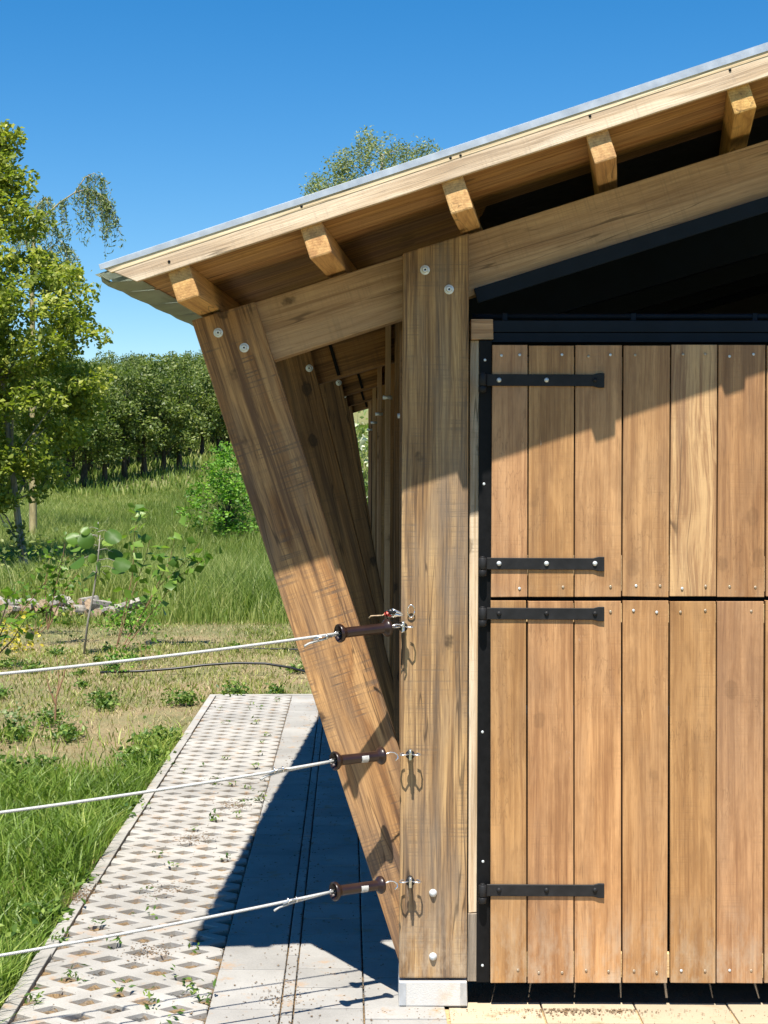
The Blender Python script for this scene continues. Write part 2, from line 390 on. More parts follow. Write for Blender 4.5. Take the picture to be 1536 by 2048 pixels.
# ------------------------------------------------------------------ terrain
def terrain_z(x, y):
    d = np.asarray(y) + DIST
    z = np.where(d < 27, 0, np.where(d < 45, 1.5 * ((d - 27) / 18) ** 1.25, 1.5 + 0.094 * (d - 45)))
    over = np.clip(d - 122, 0, None)
    z = z - 0.094 * over + 0.004 * over
    # gentle unevenness away from the building
    far = np.clip((d - 11) / 10, 0, 1)
    z = z + far * (0.05 * np.sin(0.9 * x + 0.3 * y) + 0.04 * np.sin(0.5 * y - 1.3 * x))
    z = z + np.clip((d - 30) / 30, 0, 1) * 0.035 * np.clip(x + 9, -14, 10)
    return z
def tz(x, y): return float(terrain_z(x, y))

def ground_mat():
    s = NT('soil_with_sparse_green'); g = s.n('NewGeometry'); p = g.outputs['Position']
    a = s.noise(p, 0.9, 6.0, 0.62); b = s.noise(p, 45.0, 5.0, 0.7); c_ = s.noise(p, 6.0, 6.0, 0.7)
    soil = s.ramp(s.math('ADD', s.math('MULTIPLY', b.outputs[0], 0.5), s.math('MULTIPLY', c_.outputs[0], 0.5)),
                  [(0.36, (0.20, 0.135, 0.072)), (0.5, (0.36, 0.255, 0.14)), (0.64, (0.52, 0.39, 0.235))])
    green = s.ramp(s.math('ADD', s.math('MULTIPLY', b.outputs[0], 0.6), s.math('MULTIPLY', c_.outputs[0], 0.4)),
                   [(0.36, (0.085, 0.095, 0.03)), (0.6, (0.23, 0.225, 0.085))])
    sx = s.n('SeparateXYZ', None, Vector=p)
    far = s.n('MapRange', None, Value=sx.outputs[1], From_Min=11.5, From_Max=15.0, To_Min=0.0, To_Max=1.0)
    near = s.n('MapRange', None, Value=sx.outputs[1], From_Min=1.5, From_Max=-0.5, To_Min=0.0, To_Max=0.45)
    f = s.math('ADD', s.ramp(s.math('ADD', s.math('MULTIPLY', a.outputs[0], 0.6), s.math('MULTIPLY', c_.outputs[0], 0.4)), [(0.36, 0.0), (0.56, 0.9)]), s.math('ADD', far.outputs[0], near.outputs[0]), clamp=True)
    s.bsdf(s.mix(f, soil, green), 0.95, s.math('ADD', b.outputs[0], c_.outputs[0]), 0.9, 0.03)
    return s.m
def build_ground():
    ys = np.concatenate([np.linspace(-60, -8, 8), np.linspace(-6, 9, 31), np.linspace(9.5, 60, 70), np.linspace(62, 140, 30), np.linspace(150, 900, 14)])
    xs = np.concatenate([np.linspace(-400, -44, 9), np.linspace(-40, 40, 81), np.linspace(44, 400, 9)])
    X, Y = np.meshgrid(xs, ys)
    Z = terrain_z(X, Y) - 0.042
    V = np.stack([X, Y, Z], -1).reshape(-1, 3)
    nx, ny = len(xs), len(ys)
    I = np.arange(nx * ny).reshape(ny, nx)
    a, b, c, d = I[:-1, :-1].ravel(), I[:-1, 1:].ravel(), I[1:, 1:].ravel(), I[1:, :-1].ravel()
    T = np.concatenate([np.stack([a, b, c], 1), np.stack([a, c, d], 1)])
    o = link('ground', arrays_mesh('ground', V, T, None, ground_mat(), True))
    tag(o, 'bare tan soil with patchy grass rising to a hillside', None, None, 'structure')
build_ground()

# ------------------------------------------------------------------ paved path
PD = Vector((-0.0237, 1, 0)).normalized(); PR = Vector((PD.y, -PD.x, 0))
PO = G(41, 2010); PO = PO - PD * (PO.y / PD.y)
def path_s(u, v): return (G(u, v) - PO).dot(PR)
S_LAT = path_s(433, 1954); S_J1 = path_s(571, 1940); S_J2 = path_s(594.5, 1945); S_J3 = path_s(721, 1800)
T_END = (G(417, 1388) - PO).dot(PD)
def PT(sv, t, z=0.0): return PO + PR * sv + PD * t + Vector((0, 0, z))
path = tag(empty('path', PO), 'pale concrete path with lattice pavers beside the stable', None, None, 'structure')
def path_frame(sv, t, z=0.0, rz=0.0, rx=0.0, ry=0.0):
    return frame(PT(sv, t, z), PR, PD, Vector((0, 0, 1))) @ Matrix.Rotation(rz, 4, 'Z') @ Matrix.Rotation(rx, 4, 'X') @ Matrix.Rotation(ry, 4, 'Y')
rng = random.Random(4)
def lattice_mesh(wd, ln, nx=6, ny=6, k=0.61, dep=0.06):
    bm = bmesh.new(); ax, ay = wd / nx, ln / ny; vs = {}
    def V(a, b, z):
        key = (round(a, 4), round(b, 4), z)
        if key not in vs: vs[key] = bm.verts.new((a * ax - wd / 2, b * ay - ln / 2, z))
        return vs[key]
    for i in range(nx):
        for j in range(ny):
            if (i + j) % 2 == 0:
                h = [(i + k, j), (i + 1, j), (i + 1, j + 1 - k), (i + 1 - k, j + 1), (i, j + 1), (i, j + k)]; holes = [(5, 0), (2, 3)]
            else:
                h = [(i, j), (i + 1 - k, j), (i + 1, j + k), (i + 1, j + 1), (i + k, j + 1), (i, j + 1 - k)]; holes = [(1, 2), (4, 5)]
            bm.faces.new([V(a, b, 0.0) for a, b in h])
            for p in range(6):
                q = (p + 1) % 6
                (a0, b0), (a1, b1) = h[p], h[q]
                edge = (p, q) in holes or (a0 == a1 and a0 in (0, nx)) or (b0 == b1 and b0 in (0, ny))
                if edge:
                    bm.faces.new([V(a1, b1, 0.0), V(a0, b0, 0.0), V(a0, b0, -dep), V(a1, b1, -dep)])
    bmesh.ops.recalc_face_normals(bm, faces=bm.faces[:])
    ed = [e for e in bm.edges if len(e.link_faces) == 2 and e.calc_face_angle(0) > 1.0 and max(v.co.z for v in e.verts) == 0 and min(v.co.z for v in e.verts) == 0]
    bmesh.ops.bevel(bm, geom=ed, offset=0.004, segments=1, affect='EDGES')
    return bm_mesh(bm, 'lattice_paver')
LL = 0.447
lm = lattice_mesh(S_LAT - 0.004, LL - 0.004); lm.materials.append(M_LATT)
t = T_END - 0.06 - LL / 2
while t > -1.0:
    link('lattice_paver', lm, None, path, path_frame(S_LAT / 2, t, rng.uniform(-.002, .002), 0, R(rng.uniform(-.35, .35)), R(rng.uniform(-.3, .3))))
    t -= LL
def slab(wd, ln, th, bev=0.004):
    m = prism_mesh('paver', [(-wd / 2, -ln / 2), (wd / 2, -ln / 2), (wd / 2, ln / 2), (-wd / 2, ln / 2)], th, bev); return m
def row(name, s0, s1, ln, mat, t0=-1.0, t1=None, z=0.0, th=0.06, gap=0.005):
    me = slab(s1 - s0 - gap, ln - gap, th); me.materials.append(mat)
    t = (T_END if t1 is None else t1) - ln / 2
    while t > t0:
        link(name, me, None, path, path_frame((s0 + s1) / 2, t, z + rng.uniform(-.0016, .0016), R(rng.uniform(-.2, .2)), R(rng.uniform(-.4, .4)), R(rng.uniform(-.4, .4))))
        t -= ln
S_END = path_s(800, 1985) + 0.14
row('kerb_stone', -0.058, -0.002, 0.98, M_LATT, z=0.001, th=0.12)
row('kerb_stone', -0.058, S_END, 0.06, M_LATT, T_END - 0.07, T_END + 0.0, 0.001, 0.12)
row('paver', S_LAT, S_J1, 0.41, M_PAVE, t1=T_END - 0.065)
row('border_stone', S_J1, S_J2, 0.62, M_PAVE, t1=T_END - 0.065)
row('paver', S_J2, S_J3, 0.205, M_PAVE, t1=T_END - 0.065)
row('paver', S_J3, S_END, 0.205, M_PAVE, t1=T_END - 0.165)
# soil that fills the lattice holes and joints
def fill_sheet():
    nx, ny = 90, 420
    S = np.linspace(-0.056, S_END, nx); Tt = np.linspace(-1.2, T_END - 0.01, ny)
    A, B = np.meshgrid(S, Tt); rs = np.random.RandomState(3)
    Z = -0.017 + rs.uniform(-.007, .007, A.shape)
    V = (np.array(PO)[None, None] + A[..., None] * np.array(PR) + B[..., None] * np.array(PD)); V[..., 2] += Z
    I = np.arange(nx * ny).reshape(ny, nx)
    a, b, c, d = I[:-1, :-1].ravel(), I[:-1, 1:].ravel(), I[1:, 1:].ravel(), I[1:, :-1].ravel()
    T = np.concatenate([np.stack([a, b, c], 1), np.stack([a, c, d], 1)])
    o = link('soil_fill', arrays_mesh('soil_fill', V.reshape(-1, 3), T, None, M_FILL, True), None, path); o['kind'] = 'stuff'
    o.matrix_basis = MW[path.name].inverted()
fill_sheet()
# sandy pavers in front of the door
front_pav = tag(empty('pavement', P(1100, 2010)), 'sandy yellowish pavers in front of the stable door', None, None, 'structure')
pm = slab(0.295, 0.195, 0.06); pm.materials.append(M_SAND)
x_start = PT(S_END, 0).x + 0.01
for j in range(11):
    for i in range(-1, 10):
        x = x_start + 0.15 + i * 0.3 + (0.15 if j % 2 else 0); y = -0.04 - j * 0.2
        if x - 0.149 < x_start - 0.001: continue
        link('paver', pm, None, front_pav, Matrix.Translation((x, y, -0.002 + rng.uniform(-.002, .002))) @ Matrix.Rotation(R(rng.uniform(-.5, .5)), 4, 'X') @ Matrix.Rotation(R(rng.uniform(-.4, .4)), 4, 'Y'))
hm = slab(0.145, 0.195, 0.06); hm.materials.append(M_SAND)
for j in (1, 3, 5, 7, 9):
    link('paver', hm, None, front_pav, Matrix.Translation((x_start + 0.075, -0.04 - j * 0.2, -0.002)))
M_JSAND = soil_mat('joint_sand', (0.34, 0.23, 0.11), (0.48, 0.34, 0.17), (0.6, 0.45, 0.25), 4.0, 0.6)
o = link('joint_sand', prism_mesh('joint_sand', [(x_start - .1, -2.2), (x_start + 3.2, -2.2), (x_start + 3.2, 0.0), (x_start - .1, 0.0)], 0.02, 0), M_JSAND, front_pav, Matrix.Translation((0, 0, -0.009))); o['kind'] = 'stuff'
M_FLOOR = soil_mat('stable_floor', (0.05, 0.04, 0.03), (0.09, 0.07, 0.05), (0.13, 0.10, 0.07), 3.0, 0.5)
tag(link('stable_floor', prism_mesh('stable_floor', [(0.1, 0.07), (3.9, 0.07), (3.9, 6.5), (-0.02, 6.5)], 0.03, 0), M_FLOOR, None, Matrix.Translation((0, 0, -0.012))), 'dark earth floor inside the stable', None, None, 'structure')

# ------------------------------------------------------------------ the stable
st = tag(empty('stable', (0.16, 0, 0)), 'timber stable with a slanting side post, overhanging roof and split plank door', 'stable')
Y_F, Y_PE, Y_RAF, Y_LEAN = -0.385, -0.367, 0.10, 0.06
# roof plane: underside of the deck through the lower edge of the fascia
qa, qb = P(273, 563, Y_F), P(1536, 152, Y_F)
RA = (qb.z - qa.z) / (qb.x - qa.x); RC = 0.014
def roof_z(x, y): return qa.z + 0.004 + RA * (x - qa.x) + RC * (y - Y_F)
RN = Vector((-RA, -RC, 1)).normalized()
SLX = Vector((1, 0, RA)).normalized()
EV = Vector((0.04, 1, 0)); EV.z = RA * 0.04 + RC; EV = EV.normalized()    # eave direction
Y_BACK, X_HI = 6.9, 4.2
# deck boards run up the slope; mitred along the eave
nb = 37; bw = (Y_BACK - (Y_F + 0.022)) / nb
for i in range(nb):
    y0 = Y_F + 0.022 + i * bw; y1 = y0 + bw - 0.0025
    xe0 = qa.x + 0.04 * (y0 - Y_F); xe1 = qa.x + 0.04 * (y1 - Y_F)
    M = frame(Vector((xe0, y0, roof_z(xe0, y0))), SLX, RN.cross(SLX), RN)
    xw = X_HI if i < 4 else 0.36 - 0.026 * y0
    Lx = (xw - xe0) / SLX.x
    me = prism_mesh('deck_board', [(0, 0), (Lx, 0), (Lx, bw - .0025), ((xe1 - xe0) / SLX.x, bw - .0025)], 0.02, 0.002)
    link('deck_board', me, W_DECK, st, M @ Matrix.Translation((0, 0, 0.02)))
    if i >= 4:   # rest of the ceiling, coloured near black for the shade inside
        me = prism_mesh('shade_panel', [(Lx + .002, 0), ((X_HI - xe0) / SLX.x, 0), ((X_HI - xe0) / SLX.x, bw - .0025), (Lx + .002, bw - .0025)], 0.02, 0.001)
        link('shade_panel', me, M_SHADE, st, M @ Matrix.Translation((0, 0, 0.02)))
# corrugated metal sheet on top, with a front trim
def roof_sheet():
    bm = bmesh.new(); prof = []
    pitch = 0.25; y = Y_F - 0.0005
    while y < Y_BACK + 0.05:
        for dy, h in ((0.0, 0.0), (0.17, 0.0), (0.185, 0.026), (0.235, 0.026)):
            prof.append((y + dy, h))
        y += pitch
    lo, hi = [], []
    for yy, h in prof:
        xe = P(201, 545, Y_F).x + 0.04 * (yy - Y_F)
        for lst, x in ((lo, xe), (hi, X_HI + .05)):
            lst.append(Vector((x, yy, roof_z(x, yy))) + RN * (0.053 + h))
    a = [bm.verts.new(v) for v in lo]; b = [bm.verts.new(v) for v in hi]
    for i in range(len(a) - 1): bm.faces.new((a[i], b[i], b[i + 1], a[i + 1]))
    bmesh.ops.solidify(bm, geom=bm.faces[:], thickness=0.0012)
    return link('roof_sheet', bm_mesh(bm, 'roof_sheet'), M_SHEET, st)
roof_sheet()
# eave flashing: a folded strip under the sheet edge, in pieces with dark gaps between
x_e = P(201, 545, Y_F).x
for i in range(18):
    y0 = Y_F + (0.27 + (i - 1) * 0.42 + 0.016 if i else 0.003); y1 = Y_F + 0.27 + i * 0.42 - 0.016
    bm = bmesh.new(); vs = []
    for yy, sg in ((y0, 0.0), (y0 + .03, .007), ((y0 + y1) / 2, .010), (y1 - .03, .007), (y1, 0.0)):
        xo = x_e + 0.04 * (yy - Y_F); xi = qa.x + 0.012 + 0.04 * (yy - Y_F); xm = xo * .8 + xi * .2
        vs.append([bm.verts.new((xo - sg, yy, roof_z(xo, yy) + 0.051)), bm.verts.new((xo + 0.004 - sg, yy, roof_z(xo, yy) + 0.040 - sg)), bm.verts.new((xm, yy, roof_z(xm, yy) + 0.020 - sg)), bm.verts.new((xi, yy, roof_z(xi, yy) - 0.003))])
    for p in range(4):
        for q in range(3): bm.faces.new((vs[p][q], vs[p + 1][q], vs[p + 1][q + 1], vs[p][q + 1])).smooth = True
    bmesh.ops.solidify(bm, geom=bm.faces[:], thickness=0.0015)
    link('eave_flashing', bm_mesh(bm, 'eave_flashing'), M_SHEET, st)
# fascia: weathered board with a paler strip along its top, metal trim above
G_F = ((262, 570), (1536, 152))
def along(u, v0, slope=0.3272): return v0 - slope * (u - 262)
xr = 1536 + 1500
fasc = frontal('fascia_board', [(225, 543), (273, 563), (xr, 152 - .3254 * 1500), (xr, 108 - .3272 * 1500), (1536, 110)], Y_F, 0.02, W_FASC, st, G_F, 0.002)
frontal('edge_strip', [(206, 536), (222, 545), (1536, 111), (xr, 111 - .3272 * 1500), (xr, 98 - .3272 * 1500), (1536, 98)], Y_F - 0.0012, 0.0225, W_FASL, st, G_F, 0.0015)
frontal('metal_trim', [(197, 529), (201, 540), (1536, 101), (xr, 101 - .3272 * 1500), (xr, 83 - .3272 * 1500), (1536, 84)], Y_F - 0.004, 0.003, M_ZINC, st, G_F, 0.0008)
# nail heads in the fascia
nail = lathe_mesh('nail_head', [(0.0015, 0), (0.0015, 0.004), (-0.001, 0.0045)], 8); nail.materials.append(M_BLACK)
for u, v in ((338, 523), (603, 413), (901, 316), (921, 311), (1180, 232), (1460, 140)):
    link('nail_head', nail, None, fasc, axis_frame(P(u, v, Y_F - 0.0006), (0, -1, 0)))
# purlins fan out a little towards the back
PUR = [((376.5, 599), .03), ((642, 512), .062), ((924.5, 423), .108), ((1212, 322), .155), ((1491.5, 222.6), .2), ((1775, 131), .24), ((2060, 38), .27), ((2345, -54), .3)]
for (u, v), tx in PUR:
    a = P(u, v, Y_PE); d = Vector((tx, 1, RA * tx + RC))
    depth = (roof_z(a.x, a.y) - a.z) * RN.z - 0.001
    L = 6.7 if u < 1300 else 5.0
    L = min(L, (X_HI - 0.3 - a.x) / tx)
    po = beam('purlin', a, a + d * L, 0.068, depth, RN, W_PURL, st, 0.006, 'b')
    pmx = MW[po.name]
    for vv in po.data.vertices:
        if vv.co.x < -L / 4: vv.co.x -= (vv.co.y * pmx[1][1] + (vv.co.z + depth) * pmx[1][2]) / pmx[1][0]

# footing and posts
ft = frontal('footing', [(798, 1963), (934, 1963), (935, 2013), (797, 2013)], -0.004, 0.2, M_FOOT, st, None, 0.004)
for s_, (ua, ub) in enumerate(((799, 812), (921, 933))):
    frontal('steel_shoe', [(ua, 1966), (ub, 1966), (ub, 2011), (ua, 2011)], -0.008, 0.012, M_ZINC, ft, None, 0.001)
post = frontal('front_post', [(806, 506), (938, 466), (934, 1957), (798, 1957)], 0.0, 0.058, W_POST, st, ((800, 1950), (806, 506)), 0.006)
lean = frontal('slanting_post', [(383, 641), (509, 603), (938, 1930), (800, 1930)], Y_LEAN, 0.08, W_LEAN, st, ((730, 1700), (384, 640)), 0.004)
frontal('rear_post', [(800, 660), (930, 620), (930, 1957), (798, 1957)], 0.19, 0.06, W_TUNN, st, ((800, 1950), (806, 506)), 0.004)
bolt_m = lathe_mesh('washer_bolt', [(0.0, 0.0155), (0.0025, 0.0155), (0.003, 0.0145), (0.003, 0.0095), (0.0055, 0.0092), (0.0095, 0.0088), (0.0105, 0.0075), (0.0105, 0.003), (0.006, 0.0025), (0.006, 0)], 18)
bolt_m.materials.append(M_WASH); bolt_m.materials.append(M_HINGE)
for f_ in bolt_m.polygons:
    if max((bolt_m.vertices[i_].co.yz.length for i_ in f_.vertices)) < 0.0046 or (f_.center.x > .0075 and f_.center.yz.length > .0082): f_.material_index = 1
bolt_d = lathe_mesh('dome_bolt', [(0.0, 0.013), (0.003, 0.0125), (0.007, 0.010), (0.012, 0.006), (0.0135, 0)], 16); bolt_d.materials.append(M_BOLT)
for u, v in ((850, 540), (898, 579)): link('bolt', bolt_m, None, post, axis_frame(P(u, v, 0.0), (0, -1, 0)))
for u, v in ((866, 1786), (866, 1913)): link('bolt', bolt_d, None, post, axis_frame(P(u, v, 0.0), (0, -1, 0)))
for u, v in ((436.5, 665.5), (488.5, 695.5)): link('bolt', bolt_m, None, lean, axis_frame(P(u, v, Y_LEAN), (0, -1, 0)))
# rafter along the front
def raft_top(u): return 607.5 - 0.3165 * (u - 500)
def raft_bot(u): return 735 - 0.3255 * (u - 505)
frontal('rafter', [(470, raft_top(470)), (xr, raft_top(xr)), (xr, raft_bot(xr)), (505, 735)], Y_RAF, 0.08, W_RAFT, st, ((500, 607), (1536, 283)), 0.004)
tube('bolt_end', [P(795, 832, .2), P(812, 830, .2)], .008, M_BOLT, st, 8)
# rear frames
FR = [(1.60, (640.8, 766.7), (770.4, 734.5), (620.5, 708)), (3.20, (695, 789.6), (754.7, 777.4), None), (4.80, (703, 811), (745, 803), None), (6.40, (712.4, 823.3), (736.8, 819), None)]
FEET = {1.60: 0.03, 3.20: 0.0, 4.80: -0.04, 6.40: -0.075}
for yy, lc, rc_, _ in FR:
    l, r = P(*lc, yy), P(*rc_, yy)
    sl_ = (r - l); sl_.y = 0; g = Vector((1, 0, RA * 0.9)).normalized(); n = Vector((-g.z, 0, g.x))
    # rafter
    top = roof_z(l.x, yy) - 0.10
    hgt = 0.19
    a = l - g * 0.12; b = r + g * 0.2; b.z = a.z + (b.x - a.x) * g.z / g.x; c = b + g * 3.6; dv = Vector((0, 0.04, 0))
    beam('rafter', a + dv, b + dv, 0.08, hgt, n, W_TUNN, st, 0.003, 'b')
    beam('joint_strip', l + g * .085 + n * .01 + Vector((0, -.004, 0)), l + g * .085 + n * .175 + Vector((0, -.004, 0)), .014, .008, (0, -1, 0), M_BLACK, st, .001, 'c')  # black strip laid on the rafter to draw a dark joint line
    beam('steel_rafter', b + dv + g * .002, c + dv, 0.08, hgt, n, M_STEEL, st, 0.003, 'b')  # inner rafter length takes the near-black steel colour to paint the interior shade
    # slanting post, overlapping the rafter end from in front
    wd = 0.21
    foot = Vector((r.x + 0.13, yy - 0.012, 0.07)); tp = l + n * 0.20 + g * (-0.105) ; tp.y = yy - 0.012
    ax = (tp - foot).normalized(); tp = tp + ax * 0.03
    lp = beam('slanting_post', foot, tp, wd, 0.075, (0, -1, 0), W_TUNN, st, 0.003, 'c')
    # vertical post with a pale edge strip standing off it
    ztop = roof_z(r.x + .1, yy) - 0.13
    beam('wall_post', (r.x + 0.145, yy - 0.02, 0.02), (r.x + 0.145, yy - 0.02, ztop), 0.21, 0.06, (0, -1, 0), W_TUNN, st, 0.004, 'c')
    beam('stand_off_strip', (r.x + 0.012, yy - 0.02, 0.02), (r.x + 0.012, yy - 0.02, ztop + .02), 0.024, 0.05, (0, -1, 0), W_RAFT, st, 0.002, 'c')
    bz = P(770, {1.60: 796, 3.20: 829, 4.80: 846}.get(yy, 860), yy).z
    tube('bolt_end', [(r.x - 0.010, yy - .045, bz), (r.x + .03, yy - .045, bz)], .008, M_BOLT, st, 8)
    bm_ = link('bolt', bolt_m, None, lp, axis_frame(Vector((l.x - 0.045, lp.matrix_basis.translation.y - 0.0, l.z + 0.06)), (0, -1, 0)))
for o in [o for o in COL.objects if o.name.startswith('bolt') and o.parent and o.parent.name.startswith('slanting_post.')]:
    pm_ = MW[o.parent.name]; m = MW[o.name].copy(); m.translation.y = pm_.translation.y; o.matrix_basis = pm_.inverted() @ m
# side wall: vertical cladding boards behind the posts
for k in range(40):
    y0 = 0.27 + k * 0.158
    if y0 > 6.3: break
    x0 = 0.235 - 0.026 * y0
    link('wall_board', prism_mesh('wall_board', [(0, -.0775), (2.06, -.0775), (2.06, .0775), (0, .0775)], 0.02, 0.002), M_SHADE, st, frame(Vector((x0, y0 + .08, 0.06)), Vector((0, 0, 1)), Vector((0, 1, 0)), Vector((-1, 0, 0))))
# closing walls at the back, the right and the front beyond the door
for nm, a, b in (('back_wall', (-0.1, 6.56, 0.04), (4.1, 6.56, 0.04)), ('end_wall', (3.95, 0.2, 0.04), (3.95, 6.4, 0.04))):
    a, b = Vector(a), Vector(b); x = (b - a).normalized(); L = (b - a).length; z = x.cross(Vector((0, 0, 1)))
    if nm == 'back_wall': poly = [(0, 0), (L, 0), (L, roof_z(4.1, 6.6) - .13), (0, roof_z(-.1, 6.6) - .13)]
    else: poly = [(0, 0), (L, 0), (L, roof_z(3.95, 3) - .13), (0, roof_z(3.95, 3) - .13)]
    link(nm, prism_mesh(nm, poly, 0.03, 0), M_SHADE, st, frame(a, x, Vector((0, 0, 1)), z))

# steel header, rail and strip
frontal('steel_strip', [(948, 577), (956, 606), (2400, 606 - .3255 * 1444 + 16), (2400, 577 - .3255 * 1452 + 16)], 0.085, 0.014, M_STEEL, st, ((948, 577), (1536, 398)), 0.002)
frontal('header_beam', [(984, 641), (2450, 641), (2450, 664.2), (984, 664.2)], 0.03, 0.06, M_STEEL, st, ((900, 600), (1000, 600)), 0.002)
frontal('header_beam', [(984, 665.6), (2450, 665.6), (2450, 684.5), (984, 684.5)], 0.034, 0.056, M_STEEL, st, ((900, 600), (1000, 600)), 0.002)
rl = P(944, 633, 0.075); rr = P(2450, 633, 0.075)
rail = tube('steel_rail', [rl, rr], 0.009, M_STEEL, st, 12)
for u in (1010, 1267, 1510, 1760):
    frontal('rail_clip', [(u - 5, 626.5), (u + 5, 626.5), (u + 5, 641), (u - 5, 641)], 0.062, 0.03, M_STEEL, rail, None, 0.001)
frontal('corner_block', [(942, 638), (986, 638), (987, 679), (942, 679)], 0.018, 0.07, W_RAFT, st, ((900, 600), (1000, 600)), 0.003)
frontal('side_strip', [(940.5, 681), (958, 681), (955, 1824), (936.5, 1826)], 0.04, 0.03, W_BATT, st, None, 0.002)
frontal('grey_block', [(935.5, 1828), (955.5, 1827), (954, 1963), (933.5, 1963)], 0.032, 0.04, W_GREY, st, None, 0.002)
jamb = frontal('door_jamb', [(959.5, 681), (984, 681), (979, 1965), (953, 1965)], 0.012, 0.045, M_BLACK, st, None, 0.002)
screw = lathe_mesh('screw', [(0.0, 0.0046), (0.0012, 0.0042), (0.0018, 0.0025), (0.001, 0.0)], 10); screw.materials.append(M_SCREW)
screw_w = screw.copy(); screw_w.materials.clear(); screw_w.materials.append(M_BOLT)
for u, v in ((970, 720), (968, 968), (965, 1464), (966, 1723), (965, 1931)):
    link('screw', screw_w, None, jamb, axis_frame(P(u, v, 0.012), (0, -1, 0)))
# far jamb and front wall beyond the door, out of frame
frontal('door_jamb', [(1728, 681), (1752, 681), (1750, 1965), (1724, 1965)], 0.012, 0.045, M_BLACK, st, None, 0.002)
frontal('front_post', [(1760, 240), (1892, 200), (1892, 1957), (1758, 1957)], 0.0, 0.058, W_POST, st, ((800, 1950), (806, 506)), 0.006)
for k in range(6):
    frontal('wall_board', [(1896 + k * 95, 690), (1987 + k * 95, 690), (1987 + k * 95, 1966), (1896 + k * 95, 1966)], 0.0, 0.022, W_DOOR, st, None, 0.002)
frontal('footing', [(1758, 1963), (1894, 1963), (1894, 2013), (1758, 2013)], -0.004, 0.2, M_FOOT, st, None, 0.004)

# ------------------------------------------------------------------ split door
def hinge_mesh():
    """strap hinge: knuckle at the origin, strap along +X, front towards -Y"""
    bm = bmesh.new()
    s_ = 1 / 640.0
    L = 252 * s_; h = 12 * s_; hf = 15 * s_
    xs = [(0.018, h, -.004), (L - 0.035, h, -.004), (L - 0.018, hf, -.005), (L, hf * 0.98, -.006)]
    fr, bk = [], []
    for x, hh, yy in xs:
        fr.append([bm.verts.new((x, yy, hh)), bm.verts.new((x, yy, -hh))])
        bk.append([bm.verts.new((x, 0.002, hh)), bm.verts.new((x, 0.002, -hh))])
    for i in range(3):
        bm.faces.new((fr[i][0], fr[i + 1][0], fr[i + 1][1], fr[i][1])); bm.faces.new((bk[i][1], bk[i + 1][1], bk[i + 1][0], bk[i][0]))
        bm.faces.new((fr[i][0], bk[i][0], bk[i + 1][0], fr[i + 1][0])); bm.faces.new((fr[i + 1][1], bk[i + 1][1], bk[i][1], fr[i][1]))
    bm.faces.new((fr[3][0], bk[3][0], bk[3][1], fr[3][1])); bm.faces.new((fr[0][1], bk[0][1], bk[0][0], fr[0][0]))
    bmesh.ops.bevel(bm, geom=bm.edges[:], offset=0.0012, segments=1, affect='EDGES')
    # rolled knuckle, pin carrier below, pin
    for z0, z1, r in ((h * .98, -h * .98, .0125), (-h * 1.1, -h * 2.1, .0125), (h * 1.25, -h * 2.2, .007)):
        tube_bm(bm, [(0.004, -.010, z0), (0.004, -.010, z0 - .0015), (0.004, -.010, z1 + .0015), (0.004, -.010, z1)], [r * .9, r, r, r * .9], 14)
    tube_bm(bm, [(0.008, -.004, -h * 1.6), (0.012, 0.012, -h * 1.6)], 0.006, 8)
    return bm_mesh(bm, 'hinge')
HM = hinge_mesh(); HM.materials.append(M_HINGE)
hb_l = lathe_mesh('hinge_bolt', [(0, .0078), (.002, .0076), (.005, .006), (.0065, .003), (.007, 0)], 14); hb_l.materials.append(M_BOLT)
hb_d = hb_l.copy(); hb_d.materials.clear(); hb_d.materials.append(M_HINGE)
rd = random.Random(11)
SWIRL = 4
